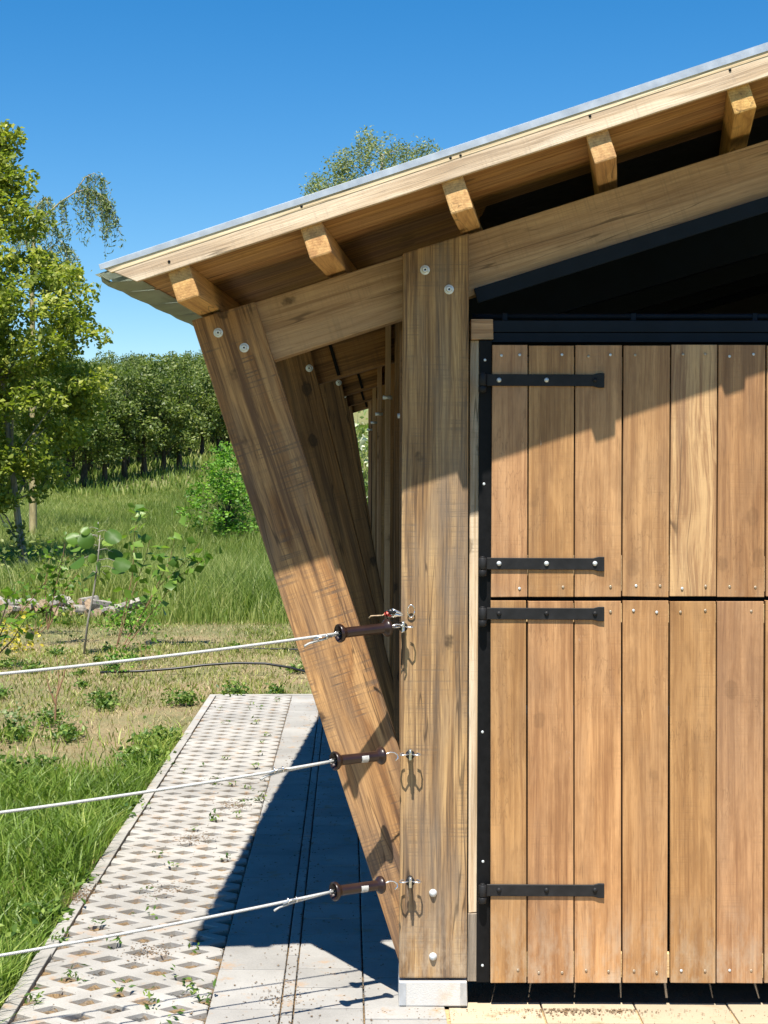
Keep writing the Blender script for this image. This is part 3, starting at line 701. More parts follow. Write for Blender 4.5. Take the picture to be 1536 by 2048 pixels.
def door(name, y0, y1, joints, hinges, ledges, screws):
    # ledges (horizontal bars) are the door's own mesh
    bm = bmesh.new()
    for la, lb in ledges:
        a = P(988, (la + lb) / 2, 0.024); b = P(1722, (la + lb) / 2, 0.024); hh = abs(lb - la) / 2 / 625
        m = bmesh.ops.create_cube(bm, size=1.0)['verts']
        for v_ in m:
            v_.co = Vector(((a.x + b.x) / 2 + v_.co.x * (b.x - a.x), 0.024 + 0.014 + v_.co.y * 0.028, (a.z + b.z) / 2 + v_.co.z * 2 * hh))
    # stile behind the hinge side and a diagonal brace tie the ledges together
    za, zb = P(1000, ledges[0][0], 0).z, P(1000, ledges[-1][1], 0).z
    for ua, ub in ((994, 1036), (1664, 1708)):
        xa, xb = P(ua, 1200, .04).x, P(ub, 1200, .04).x
        for v_ in bmesh.ops.create_cube(bm, size=1.0)['verts']:
            v_.co = Vector(((xa + xb) / 2 + v_.co.x * (xb - xa), 0.038 + 0.012 + v_.co.y * 0.03, (za + zb) / 2 + v_.co.z * (za - zb)))
    d = link(name, bm_mesh(bm, name), W_LEDG, st)
    xs = joints
    for i in range(len(xs) - 1):
        (t0, b0), (t1, b1) = xs[i][1], xs[i + 1][0]
        dz = rd.uniform(-1.2, 1.2)
        mt = W_DOOR2 if (name == 'upper_door' and i == SWIRL) else W_DOOR
        frontal('board', [(t0, y0 + dz), (t1, y0 + dz), (b1, y1 + rd.uniform(-1, 1)), (b0, y1 + rd.uniform(-1, 1))], rd.uniform(-.0012, .0012), 0.022, mt, d, ((b0, y1), (t0, y0)), 0.0018)
        for v in screws:
            for fx in (0.25, 0.76):
                if rd.random() < 0.12: continue
                u = t0 + (t1 - t0) * (fx + rd.uniform(-.03, .03))
                me = screw_w if rd.random() < .3 else screw
                link('screw', me, None, d, axis_frame(P(u, v + rd.uniform(-3, 3), -0.0015), (0, -1, 0)))
    for v, kind in hinges:
        p0 = P(962, v, -0.003)
        link('hinge', HM, None, d, Matrix.Translation(p0))
        for u, k in zip((998, 1093, 1190), kind):
            link('hinge_bolt', hb_l if k else hb_d, None, d, axis_frame(P(u, v, -0.0072), (0, -1, 0)))
    return d
def J(*q): return [((a, b), (c, e)) for a, b, c, e in q]
# each joint: right edge of the board before it (top, bottom), left edge of the board after it (top, bottom)
UPJ = J((985, 982, 985, 982), (1055, 1054.5, 1058, 1057), (1148, 1147, 1151, 1149.5), (1244, 1242, 1247.5, 1245), (1340, 1337, 1343, 1339.5), (1434.5, 1432, 1437.5, 1434.5), (1530.5, 1528.5, 1534, 1532.5), (1627, 1624, 1630, 1628), (1722, 1720, 1722, 1720))
LOJ = J((981.5, 981, 981.5, 981), (1052, 1053, 1056, 1055.5), (1146.5, 1147, 1149.5, 1149.5), (1242, 1242, 1245.5, 1245.5), (1337, 1334.3, 1340, 1341), (1431.5, 1431, 1434.5, 1433.5), (1527.5, 1525, 1531.5, 1529), (1624, 1621, 1627, 1625), (1720, 1717, 1720, 1717))
upper = door('upper_door', 690, 1193.5, UPJ, [(760, (1, 1, 0)), (1127, (1, 1, 1))], [(715, 780), (1112, 1182)], (711, 1174))
lower = door('lower_door', 1202, 1966, LOJ, [(1227, (0, 0, 0)), (1780, (0, 0, 0))], [(1208, 1245), (1908, 1955)], (1222, 1943))

# ------------------------------------------------------------------ electric fence across the yard
def handle(idx, ru, rv, lu, lv, label, sticker):
    """gate handle from its right end (near the post) to its open left end, which points a little towards the camera"""
    a = P(ru, rv, -0.075); dx = abs(ru - lu) / 640
    b = P(lu, lv, -0.075 - 0.55 * dx)
    L = (a - b).length
    g = tag(empty('gate_handle', b), label, 'gate handle', 'gate handles on the fence ropes')
    M = axis_frame(b, a - b)
    rg, rf = 0.0165, 0.0295
    prof = [(0.034, 0.0), (0.032, 0.010), (0.022, 0.014), (0.006, 0.022), (0.001, 0.0255), (0.0, 0.0275), (0.002, 0.0293), (0.008, rf), (0.014, 0.027), (0.020, 0.019), (0.026, rg)]
    link('grip', lathe_mesh('grip', [(0.024, rg), (L * 0.5, rg * 0.97), (L - 0.024, rg)], 20), M_BROWN, g, M)
    link('cup_flange', lathe_mesh('cup_flange', prof, 24), M_BROWN, g, M)
    link('round_flange', lathe_mesh('round_flange', [(L - 0.025, rg), (L - 0.021, 0.020), (L - 0.015, 0.0265), (L - 0.009, 0.0285), (L - 0.003, 0.026), (L + 0.001, 0.018), (L + 0.002, 0.006), (L + 0.002, 0)], 24), M_BROWN, g, M)
    hook = [a + Vector(v) for v in ((-.004, 0, 0), (0.010, -.002, 0.006), (0.022, 0.002, 0.010), (0.034, 0.008, 0.008), (0.044, 0.012, 0.0), (0.046, 0.010, -.010), (0.038, 0.004, -.016))]
    tube('hook', hook, 0.0022, M_CHROME, g, 8)
    tube('eye', [b + (a - b).normalized() * t_ + Vector(v) for t_, v in ((0.02, (0, 0, .004)), (-0.008, (0, 0, .006)), (-0.016, (0, 0, 0)), (-0.008, (0, 0, -.006)), (0.02, (0, 0, -.004)))], 0.002, M_CHROME, g, 8)
    if sticker:
        bm = bmesh.new(); vs = []
        for k in range(6):
            an = R(150 + 16 * k)
            vs.append([bm.verts.new((x, (rg + .0006) * math.cos(an), (rg + .0006) * math.sin(an))) for x in (L * .52, L * .66)])
        for k in range(5): bm.faces.new((vs[k][0], vs[k][1], vs[k + 1][1], vs[k + 1][0]))
        bmesh.ops.solidify(bm, geom=bm.faces[:], thickness=0.0004)
        link('sticker', bm_mesh(bm, 'sticker'), M_STICK, g, M)
    return b, a
def fence_rope(b, far, label, clip_u, clip_v):
    r = tag(empty('fence_rope', b), label, 'rope', 'white ropes of the electric fence')
    far = Vector(far); end = b + (far - b) * 3.2
    pts = []
    for i in range(41):
        t_ = i / 40; p = b + (end - b) * t_
        sag = 4 * 0.06 * t_ * (1 - t_); p.z += 0.0 - sag + 0.06 * 4 * (1 / 3.2) * (1 - 1 / 3.2) * t_
        pts.append(p)
    tube('rope', pts, 0.0046, M_ROPE, r, 8)
    d = (far - b).normalized()
    t0 = (P(clip_u, clip_v, -0.3).x - b.x) / d.x
    c = b + d * max(t0, 0.03)
    c.z += (pts[2].z - (b + (end - b) * 0.05).z) * 0.8
    # wire connector: two coils round the rope and a folded back tail
    bm = bmesh.new()
    for k, q in enumerate((-0.014, 0.014)):
        cc = c + d * q; up = Vector((0, 0, 1)); sd = d.cross(up).normalized(); u2 = sd.cross(d)
        ring = [cc + (sd * math.cos(a_) + u2 * math.sin(a_)) * 0.0075 + d * (0.004 * math.sin(a_ * .5)) for a_ in [2 * math.pi * i / 12 for i in range(13)]]
        tube_bm(bm, ring, 0.0024, 6)
    tube_bm(bm, [c + d * -0.03 + Vector((0, -.006, -.002)), c + Vector((0, -.009, .004)), c + d * 0.032 + Vector((0, -.006, -.006))], 0.0022, 6)
    link('connector', bm_mesh(bm, 'connector'), M_CHROME, r)
    tube('rope_tail', [b, c + Vector((0, 0.004, -.008)), c + d * 0.045 + Vector((0, 0.002, -.016)), c + d * 0.062 + Vector((0, 0, -.024))], 0.0038, M_ROPE, r, 8)
b1, a1 = handle(0, 779, 1255, 676, 1267, 'brown gate handle without sticker, topmost of the three', False)
b2, a2 = handle(1, 767, 1511, 667, 1522, 'brown gate handle with white sticker, middle of the three', True)
b3, a3 = handle(2, 766, 1769, 666, 1783, 'brown gate handle with white sticker, lowest of the three', True)
fence_rope(b1, P(0, 1323, -0.60), 'uppermost white fence rope, hooked to the topmost brown handle', 643, 1268)
fence_rope(b2, P(0, 1600, -0.60), 'middle white fence rope with its connector in front of the path', 556, 1536)
fence_rope(b3, P(0, 1886, -0.60), 'lowest white fence rope hanging just above the lattice path', 583, 1803)

def insulator(u, v, label):
    c = P(u, v, 0.0)
    g = tag(empty('insulator', c), label, 'insulator', 'insulators screwed to the front post')
    My = axis_frame(c, (0, -1, 0))
    link('body', lathe_mesh('body', [(0, .010), (.012, .010), (.016, .008), (.034, .008), (.036, .014), (.040, .015), (.044, .014), (.046, .007), (.058, .006), (.060, 0)], 16), M_RUBBER, g, My)
    link('plate', prism_mesh('plate', [(-.017, -.004), (.017, -.004), (.017, .004), (-.017, .004)], .0025, .0006), M_CHROME, g, frame(c + Vector((0, -.062, 0.003)), Vector((0, 0, 1)), Vector((-1, 0, 0)), Vector((0, -1, 0))))
    for s_ in (-1, 1):
        pts = [c + Vector((s_ * x, y, z)) for x, y, z in ((0, -.042, .001), (.010, -.046, .001), (.022, -.055, .001), (.031, -.050, .0), (.034, -.038, .0), (.030, -.028, .001), (.020, -.026, .002))]
        tube('wire_hook', pts, 0.0026, M_CHROME, g, 8)
    tube('centre_spike', [c + Vector((0, -.058, 0)), c + Vector((0, -.066, .004)), c + Vector((0, -.066, .018))], .002, M_CHROME, g, 6)
insulator(820, 1505, 'black and metal double hook insulator on the post, middle of the three')
insulator(820, 1757, 'black and metal double hook insulator on the post beside two bolts')
insulator(806, 1252, 'metal hook insulator on the post edge under the cluster of clips')
# crocodile clips clamped at the top hook
def clip(p, d, label, boot, lead):
    d = Vector(d).normalized(); p = Vector(p)
    g = tag(empty('crocodile_clip', p), label, 'clip')
    s_ = d.cross(Vector((0, 1, 0))).normalized()
    for sg in (-1, 1):
        q = [p, p + d * .016 + s_ * sg * .004, p + d * .030 + s_ * sg * .0055, p + d * .044 + s_ * sg * .009]
        tube('jaw', q, [.0018, .004, .0045, .0025], M_CHROME, g, 8)
    tube('boot', [p + d * .030, p + d * .036, p + d * .050, p + d * .056], [.006, .0085, .008, .004], boot, g, 10)
    tube('lead', [p + d * .055] + [Vector(v) for v in lead], .0022, M_RUBBER if boot is M_RUBBER else W_LOG, g, 6)
ck = P(806, 1232, -0.06)
clip(ck + Vector((-.004, 0, .004)), (-1, -.1, .04), 'small metal crocodile clip with red boot above topmost handle', M_RED, [P(765, 1231, -.065), P(742, 1232, -.05), P(738, 1236, -.045)])
clip(ck + Vector((.004, -.006, .002)), (-.9, -.25, .28), 'small metal crocodile clip with black boot above topmost handle', M_RUBBER, [P(770, 1222, -.08), P(776, 1240, -.07), P(806, 1246, -.05), P(806, 1262, -.01), P(803, 1330, -.003)])
ring = P(822, 1222, -0.004)
tag(tube('wire_ring', [ring + Vector((.011 * math.cos(a_), -.006 - .004 * math.sin(a_), .020 * math.sin(a_))) for a_ in [2 * math.pi * k / 16 for k in range(17)]], .0018, M_CHROME), 'thin bright wire ring on the post edge above the clips', 'wire ring')

# ------------------------------------------------------------------ vegetation helpers
def blade_arrays(rs, X, Y, Z, h, wdt, lean):
    n = len(X); an = rs.uniform(0, 2 * np.pi, n); la = rs.uniform(0, 2 * np.pi, n)
    dx, dy = np.cos(an) * wdt / 2, np.sin(an) * wdt / 2
    le = lean * h * rs.uniform(0.2, 1.0, n); lx, ly = np.cos(la) * le, np.sin(la) * le
    V = np.zeros((n, 5, 3))
    V[:, 0] = np.stack([X - dx, Y - dy, Z - .01], 1); V[:, 1] = np.stack([X + dx, Y + dy, Z - .01], 1)
    V[:, 2] = np.stack([X - dx * .8 + lx * .35, Y - dy * .8 + ly * .35, Z + h * .58], 1)
    V[:, 3] = np.stack([X + dx * .8 + lx * .35, Y + dy * .8 + ly * .35, Z + h * .58], 1)
    V[:, 4] = np.stack([X + lx, Y + ly, Z + h * rs.uniform(.85, 1, n)], 1)
    b = (np.arange(n) * 5)[:, None]
    T = np.concatenate([b + [0, 1, 3], b + [0, 3, 2], b + [2, 3, 4]])
    tint = np.repeat(np.clip(rs.normal(.5, .22, n), 0, 1), 5)
    return V.reshape(-1, 3), T, tint
def grass(name, label, rs, X, Y, h, wdt, lean, mat):
    Z = terrain_z(X, Y) - 0.03
    V, T, tint = blade_arrays(rs, X, Y, Z, h, wdt, lean)
    tint = np.clip(tint + np.repeat(.16 * snoise(X, Y, 1.3, 31) + .12 * snoise(X, Y, 5.0, 32), 5), 0, 1)
    o = link(name, arrays_mesh(name, V, T, {'tint': tint}, mat))
    return tag(o, label, 'grass', None, 'stuff')
def leaf_arrays(rs, C, size, up=0.35, asp=0.62, droop=0.0):
    """one folded, pointed leaf (4 triangles) per centre"""
    n = len(C)
    d = rs.normal(size=(n, 3)); d[:, 2] = d[:, 2] * .7 - droop; d /= np.linalg.norm(d, axis=1)[:, None]
    nrm = rs.normal(size=(n, 3)) * .7; nrm[:, 2] += up * 2.2
    s = np.cross(d, nrm); s /= np.linalg.norm(s, axis=1)[:, None] + 1e-9
    nn = np.cross(s, d)
    sz = size * rs.uniform(.6, 1.25, n)[:, None]
    V = np.zeros((n, 5, 3))
    V[:, 0] = C - d * sz * .5; V[:, 1] = C + s * sz * asp * .5 + nn * sz * .10 - d * sz * .05
    V[:, 2] = C + d * sz * .5; V[:, 3] = C - s * sz * asp * .5 + nn * sz * .10 - d * sz * .05
    V[:, 4] = C - nn * sz * .02
    b = (np.arange(n) * 5)[:, None]
    T = np.concatenate([b + [0, 1, 4], b + [1, 2, 4], b + [2, 3, 4], b + [3, 0, 4]])
    return V.reshape(-1, 3), T
def cloud(rs, clumps, per, size, mat, name, up=.35, asp=.62, droop=0.0, flat=.75):
    Cs, ti = [], []
    for c, r in clumps:
        n = max(4, int(per * r * r))
        q = rs.normal(size=(n, 3)); q /= np.linalg.norm(q, axis=1)[:, None]
        q *= (r * rs.uniform(.15, 1.0, n) ** .55)[:, None]; q[:, 2] *= flat
        Cs.append(np.asarray(c)[None] + q); ti.append(np.clip(rs.normal(.5, .2, n) + rs.normal(0, .12), 0, 1))
    C = np.concatenate(Cs); V, T = leaf_arrays(rs, C, size, up, asp, droop)
    return arrays_mesh(name, V, T, {'tint': np.repeat(np.concatenate(ti), 5)}, mat)
def wood_tree_mesh(rs, trunk, r0, tips, name, seg=7, rl=0.35):
    bm = bmesh.new(); n = len(trunk)
    tube_bm(bm, trunk, [r0 * (1 - .78 * i / (n - 1)) * (1.35 if i == 0 else 1) for i in range(n)], seg)
    tr = [Vector(p) for p in trunk]
    for c in tips:
        c = Vector(c); best = None
        cand = [i for i in range(1, n) if tr[i].z < c.z - .1] or [1]
        i = min(cand, key=lambda k: (tr[k] - c).length + .3 * abs((c.z - tr[k].z) - (c - tr[k]).to_2d().length))
        a = tr[i]; m = (a + c) / 2 + Vector((rs.uniform(-.1, .1), rs.uniform(-.1, .1), .08 * (c - a).length))
        rr = r0 * (1 - .78 * i / (n - 1)) * rl
        tube_bm(bm, [a, m, c], [rr, rr * .6, rr * .15], 5, False)
    return bm_mesh(bm, name)
def bark(name, c0, c1):
    s = NT(name); tc = s.n('TexCoord')
    nz = s.noise(s.vmath('MULTIPLY', tc.outputs['Object'], (14, 14, 3)), 1.0, 5.0, .65)
    s.bsdf(s.ramp(nz, [(.35, c0), (.65, c1)]), .9, nz, .8, .02); return s.m
B_GREY = bark('grey_bark', (.14, .125, .105), (.38, .35, .30))
B_DARK = bark('dark_bark', (.03, .024, .018), (.10, .08, .06))
B_YEL = bark('yellowish_bark', (.22, .18, .08), (.42, .35, .18))
B_TWIG = bark('reddish_twig_bark', (.16, .08, .045), (.34, .2, .11))
L_YEL = leafmat('yellow_green_leaf', (0.127, 0.172, 0.029), (0.253, 0.305, 0.052), (0.506, 0.494, 0.103), .45)
L_ORCH = leafmat('orchard_leaf', (.058, .095, .024), (.135, .185, .045), (.30, .33, .105), .38)
L_BUSH = leafmat('fresh_bush_leaf', (0.052, 0.130, 0.018), (0.130, 0.286, 0.036), (0.286, 0.468, 0.065), .4)
L_WILL = leafmat('willow_leaf', (.12, .17, .085), (.22, .29, .135), (.38, .43, .22), .42)
L_GREYG = leafmat('grey_green_leaf', (0.133, 0.169, 0.088), (0.251, 0.294, 0.140), (0.426, 0.456, 0.221), .35)
L_BIG = leafmat('big_leaf', (0.070, 0.150, 0.025), (0.130, 0.240, 0.035), (0.240, 0.360, 0.060), .45, .4)
L_YFL = leafmat('yellow_flower_leaf', (.16, .20, .03), (.50, .42, .05), (.72, .58, .08), .35)
L_WHITE = leafmat('white_flower_leaf', (.10, .16, .04), (.22, .30, .09), (.75, .75, .62), .35)
G_LAWN = leafmat('lawn_blade', (.075, .135, .02), (.18, .285, .04), (.44, .49, .13), .42)
G_TALL = leafmat('meadow_blade', (.10, .165, .03), (.215, .29, .06), (.45, .46, .17), .45)
G_PATCH = leafmat('thin_grass_blade', (.12, .16, .035), (.25, .29, .07), (.46, .44, .16), .4)
G_WEED = leafmat('weed_leaf', (0.042, 0.098, 0.017), (0.098, 0.182, 0.031), (0.280, 0.364, 0.084), .35)

def snoise(X, Y, f, seed):
    r = np.random.RandomState(seed); v = 0
    for k in range(7):
        a = r.uniform(0, 2 * np.pi); ff = f * r.uniform(.6, 1.9); v = v + np.sin((np.cos(a) * X + np.sin(a) * Y) * ff + r.uniform(0, 6.28))
    return v / 2.6
rs = np.random.RandomState(21)
def scatter(n, d0, d1, u0, u1):
    """uniform over the ground wedge seen between image columns u0..u1 and distances d0..d1"""
    d = np.sqrt(rs.uniform(d0 * d0, d1 * d1, n)); u = rs.uniform(u0, u1, n)
    return (u - 768) / F_PX * d, d - DIST
def off_path(X, Y, m=-0.07):
    sv = (X - PO.x) * PR.x + (Y - PO.y) * PR.y; tv = (X - PO.x) * PD.x + (Y - PO.y) * PD.y
    return (sv < m) | (tv > T_END + .02)
# lush lawn beside the path
X, Y = scatter(95000, 4.1, 10.5, -420, 560)
sv = (X - PO.x) * PR.x + (Y - PO.y) * PR.y
keep = off_path(X, Y) & (sv < -.07) & (rs.uniform(size=len(X)) < np.clip(.75 + .55 * snoise(X, Y, 1.6, 1) - np.clip((Y - 2.2) / 2.6, 0, 1) * .85 + .5 * np.exp(-((sv + .12) / .2) ** 2), .02, 1))
X, Y = X[keep], Y[keep]; hh = rs.uniform(.03, .16, len(X)) * (1 + .5 * np.clip(snoise(X, Y, 2.5, 5), -.6, 1))
grass('lawn_grass', 'long bright green grass left of the lattice path', rs, X, Y, hh, rs.uniform(.004, .010, len(X)), 1.25, G_LAWN)
# patchy short grass on the bare soil behind
X, Y = scatter(70000, 9.0, 19.5, -420, 740)
pn = snoise(X, Y, 1.1, 2) + .5 * snoise(X, Y, 3.1, 3)
keep = off_path(X, Y) & (rs.uniform(size=len(X)) < np.clip(.13 + .5 * pn, .03, .85)) & (X < .1)
X, Y = X[keep], Y[keep]
grass('patchy_grass', 'thin patchy grass on the bare tan soil', rs, X, Y, rs.uniform(.010, .05, len(X)), rs.uniform(.005, .012, len(X)), 1.5, G_PATCH)
# dead straw and litter on the soil
X, Y = scatter(26000, 4.6, 19.0, -420, 740)
keep = off_path(X, Y) & (X < .1); X, Y = X[keep], Y[keep]
G_DRY = leafmat('dry_straw', (.22, .16, .08), (.38, .29, .15), (.55, .45, .26), .2)
grass('dry_straw', 'dead straw and litter lying on the bare soil', rs, X, Y, rs.uniform(.006, .03, len(X)), rs.uniform(.003, .007, len(X)), 3.0, G_DRY)
# tall meadow
X, Y = scatter(230000, 18.0, 46, -420, 900)
edge = 18.6 + .5 * snoise(X, Y, .8, 8)
keep = (Y + DIST > edge)
X, Y = X[keep], Y[keep]
hh = rs.uniform(.22, .58, len(X)) * np.clip((47 - Y - DIST) / 12, .25, 1) * (1 + .25 * snoise(X, Y, .7, 9)) * np.clip((Y + DIST - 17.6) / 2.5, .3, 1)
uu = X / (Y + DIST) * F_PX + 768
hh = np.where((uu < 300) & (Y + DIST < 20.3), hh * .3, hh)
grass('meadow_grass', 'tall uncut meadow grass behind the bare soil', rs, X, Y, np.clip(hh, .10, 1), rs.uniform(.006, .014, len(X)), .7, G_TALL)
X, Y = scatter(30000, 44, 75, -420, 900)
grass('orchard_grass', 'grass on the slope under the orchard trees', rs, X, Y, rs.uniform(.15, .4, len(X)), rs.uniform(.03, .06, len(X)), .6, G_TALL)

# ------------------------------------------------------------------ trees
def make_tree(name, label, cat, base, trunk, r0, clumps, per, size, leaf, brk, group=None, **kw):
    t_ = tag(empty(name, base), label, cat, group)
    tips = [c for c, r in clumps][:: max(1, len(clumps) // 46)]
    link('trunk', wood_tree_mesh(rs, trunk, r0, tips, 'trunk'), brk, t_)
    o1 = link('crown', cloud(rs, clumps, per, size, leaf, 'crown', **kw), None, t_)
    return t_
def envelope(cx, cy, prof, n, rmin, rmax, shell=.55):
    out = []; zs = [p[0] for p in prof]; rr = [p[1] for p in prof]
    while len(out) < n:
        z = rs.uniform(zs[0], zs[-1]); e = np.interp(z, zs, rr)
        if rs.uniform() > (e / max(rr)) ** 1.3 + .06: continue
        a = rs.uniform(0, 6.283); q = e * rs.uniform(shell, 1.0) if rs.uniform() < .75 else e * rs.uniform(0, shell)
        out.append(((cx + q * math.cos(a), cy + q * math.sin(a), z), rs.uniform(rmin, rmax)))
    return out
# yellow-green tree at the left edge, 27 m away
D1 = 27.0; Y1 = D1 - DIST
base = P(50, 1180, Y1); base.z = tz(base.x, base.y) - .05
cx = P(-15, 700, Y1).x
cl = envelope(cx, Y1, [(1.25, .8), (1.9, 1.35), (2.6, 1.75), (3.6, 1.95), (4.6, 1.98), (5.4, 1.5), (6.2, 1.0), (7.0, .62), (7.9, .25)], 470, .17, .36)
make_tree('leafy_tree', 'yellow-green leafy tree with a slim grey trunk at the left', 'tree', base,
          [base, P(43, 1090, Y1), P(31, 1000, Y1), P(24, 920, Y1), P(5, 760, Y1), P(-12, 600, Y1), P(-20, 420, Y1), P(-10, 330, Y1)], .075, cl, 1150, .112, L_YEL, B_GREY)
# ivy-like suckers on its trunk
make_tree('ivy_growth', 'dark ivy clinging to the slim trunk of the yellow-green tree', 'ivy', P(46, 1150, Y1 - .1), [P(46, 1150, Y1 - .12), P(40, 1060, Y1 - .12), P(30, 985, Y1 - .12)], .012,
          [(tuple(P(36 + 12 * math.sin(k * 2.1), 1050 + k * 8, Y1 - .12)), .14) for k in range(9)], 900, .09, L_ORCH, B_GREY)
# willow behind it
D2 = 33.0; Y2 = D2 - DIST
def willow():
    base = P(66, 1100, Y2); base.z = tz(base.x, base.y) - .05
    t_ = tag(empty('willow_tree', base), 'slender willow with drooping sprays rising behind the yellow-green tree', 'tree')
    bm = bmesh.new(); leaves = []; 
    def limb(px, r0, r1):
        pts = [P(u, v, Y2 + dy) for u, v, dy in px]
        tube_bm(bm, pts, [r0 + (r1 - r0) * i / (len(pts) - 1) for i in range(len(pts))], 6, False); return pts
    limbs = [limb([(66, 1090, 0), (66, 800, 0), (64, 560, 0), (70, 440, 0)], .09, .035),
             limb([(70, 470, 0), (80, 440, 0), (120, 405, .1), (150, 385, .15), (170, 355, .2), (188, 346, .2), (205, 358, .2)], .024, .004),
             limb([(150, 385, .15), (175, 378, .1), (200, 388, 0), (220, 420, 0)], .014, .004),
             limb([(70, 445, 0), (72, 415, 0), (90, 395, .1), (100, 400, .1)], .025, .006),
             limb([(66, 520, 0), (40, 460, -.2), (10, 430, -.3), (-40, 420, -.3)], .03, .008),
             limb([(66, 560, 0), (95, 500, .2), (120, 480, .2), (140, 500, .2)], .02, .005)]
    for k, pts in enumerate(limbs[1:]):
        for j in range(40 if k in (0, 1) else 22):
            f = rs.uniform(.15, 1) * (len(pts) - 1); i = min(int(f), len(pts) - 2); p = pts[i].lerp(pts[i + 1], f - i)
            L = rs.uniform(.35, 1.35); dx = rs.uniform(-.1, .45); dy = rs.uniform(-.25, .25)
            q = [p + Vector((dx * L * (s_ ** .7), dy * L * s_, .06 * math.sin(s_ * 3) - L * s_ * s_ * .55 - L * s_ * .4)) for s_ in (0, .25, .5, .75, 1)]
            tube_bm(bm, q, [.004, .0035, .003, .0025, .0015], 3, False)
            for m in range(int(26 * L)):
                g_ = rs.uniform(0.1, 1) * 4; ii = min(int(g_), 3); c = q[ii].lerp(q[ii + 1], g_ - ii)
                leaves.append(c + Vector(rs.normal(0, .035, 3)))
    for c, r in [((P(30, 470, Y2 + .4)), .5), ((P(95, 520, Y2 + .5)), .45), ((P(120, 470, Y2 + .4)), .25), (P(60, 420, Y2 + .5), .3), (P(110, 600, Y2 + .6), .5), (P(150, 560, Y2 + .5), .3)]:
        for _ in range(int(420 * r)): leaves.append(c + Vector(rs.normal(0, r * .5, 3)))
    link('trunk', bm_mesh(bm, 'trunk'), B_YEL, t_)
    C = np.array([tuple(v) for v in leaves]); V, T = leaf_arrays(rs, C, .115, .1, .28, .9)
    link('crown', arrays_mesh('crown', V, T, {'tint': np.repeat(rs.uniform(0, 1, len(C)), 5)}, L_WILL), None, t_)
willow()
# feathery tree behind the roof
D3 = 43.0; Y3 = D3 - DIST; k3 = D3 / F_PX
def roof_tree():
    base = P(760, 1000, Y3); base.z = tz(base.x, base.y) - .1
    cl = []
    for u, v, r, n in ((770, 390, 105, 46), (700, 340, 45, 12), (830, 330, 52, 20), (760, 310, 45, 14), (680, 390, 45, 16), (628, 388, 30, 9), (735, 285, 18, 3), (860, 310, 25, 6), (760, 520, 130, 40), (760, 640, 120, 34)):
        for _ in range(n):
            a = rs.uniform(0, 6.283); q = r * math.sqrt(rs.uniform())
            c = P(u + q * math.cos(a), v + q * math.sin(a) * .8, Y3 + rs.normal(0, r * k3 * .5)); cl.append((tuple(c), rs.uniform(.24, .44)))
    make_tree('feathery_tree', 'grey-green feathery tree rising behind the roof', 'tree', base, [base, P(758, 800, Y3), P(762, 640, Y3), P(756, 480, Y3), P(760, 380, Y3), P(765, 310, Y3)], .17, cl, 720, .105, L_GREYG, B_GREY, asp=.4, flat=1.1)
roof_tree()
# bush in the meadow beside the slanting post
D4 = 34.0; Y4 = D4 - DIST
c4 = P(455, 1050, Y4); g4 = tz(c4.x, Y4)
make_tree('green_bush', 'dense bright green bush in the meadow beside the slanting post', 'bush', (c4.x, Y4, g4), [(c4.x, Y4, g4 - .05), (c4.x, Y4, g4 + .5), (c4.x + .1, Y4, g4 + 1.2)], .05,
          envelope(c4.x, Y4, [(g4 + .1, .7), (g4 + .6, 1.0), (g4 + 1.3, .92), (g4 + 1.8, .5), (g4 + 2.05, .2)], 70, .2, .34), 620, .10, L_BUSH, B_DARK)
# shrub seen through the gap behind the stable
D5 = 15.5; Y5 = D5 - DIST
c5 = P(725, 1000, Y5)
make_tree('flowering_shrub', 'shrub with pale blossoms seen through the gap behind the stable', 'shrub', (c5.x, Y5, 0), [(c5.x, Y5, -.05), (c5.x, Y5, .8), (c5.x, Y5, 1.7)], .03,
          envelope(c5.x, Y5, [(.15, .6), (.9, .85), (1.8, .8), (2.5, .4)], 46, .2, .32), 700, .085, L_WHITE, B_DARK)
# orchard trees on the hillside
def orchard():
    crowns, trunks = [], []
    for v in range(6):
        cl = envelope(0, 0, [(.72, .8), (1.3, 1.15), (2.0, 1.1), (2.7, .75), (3.35, .22)], 44, .26, .48)
        trunks.append(wood_tree_mesh(rs, [(0, 0, -.15), (.03, .02, .6), (-.02, .03, 1.2), (0, 0, 2.2)], .10, [c for c, r in cl][::3], 'trunk', 6))
        trunks[-1].materials.append(B_DARK)
        crowns.append(cloud(rs, cl, 520, .125, L_ORCH, 'crown'))
    cnt = 0
    for ri in range(18):
        d0 = 41.5 + 4.7 * ri; x = (-150 - 768) / F_PX * d0; x0 = x
        st_ = .46 if ri < 2 else (.72 if ri < 6 else 1.25)
        while True:
            d = d0 + (1.75 if ri < 8 else 1.2) * (x - x0)
            u = 768 + x / d * F_PX
            if u > (385 if ri == 0 else 680) or d > 132 or x - x0 > 19: break
            xx, dd = x + rs.uniform(-.12, .12), d + rs.uniform(-.2, .2)
            y = dd - DIST; z = tz(xx, y)
            lab = ('dark-trunked orchard tree in the front row at the foot of the hillside', 'front row of orchard trees') if ri == 0 else ('orchard tree in the rows filling the green hillside', 'orchard trees on the hillside')
            sc_ = rs.uniform(.85, 1.12)
            e = tag(link('orchard_tree', None, None, None, Matrix.Translation((xx, y, z)) @ Matrix.Rotation(rs.uniform(0, 6.28), 4, 'Z') @ Matrix.Diagonal((sc_, sc_, rs.uniform(.85, 1.2), 1))), lab[0], 'tree', lab[1])
            i = rs.randint(6)
            link('trunk', trunks[i], None, e, MW[e.name]); link('crown', crowns[i], None, e, MW[e.name])
            x += st_; cnt += 1
orchard()

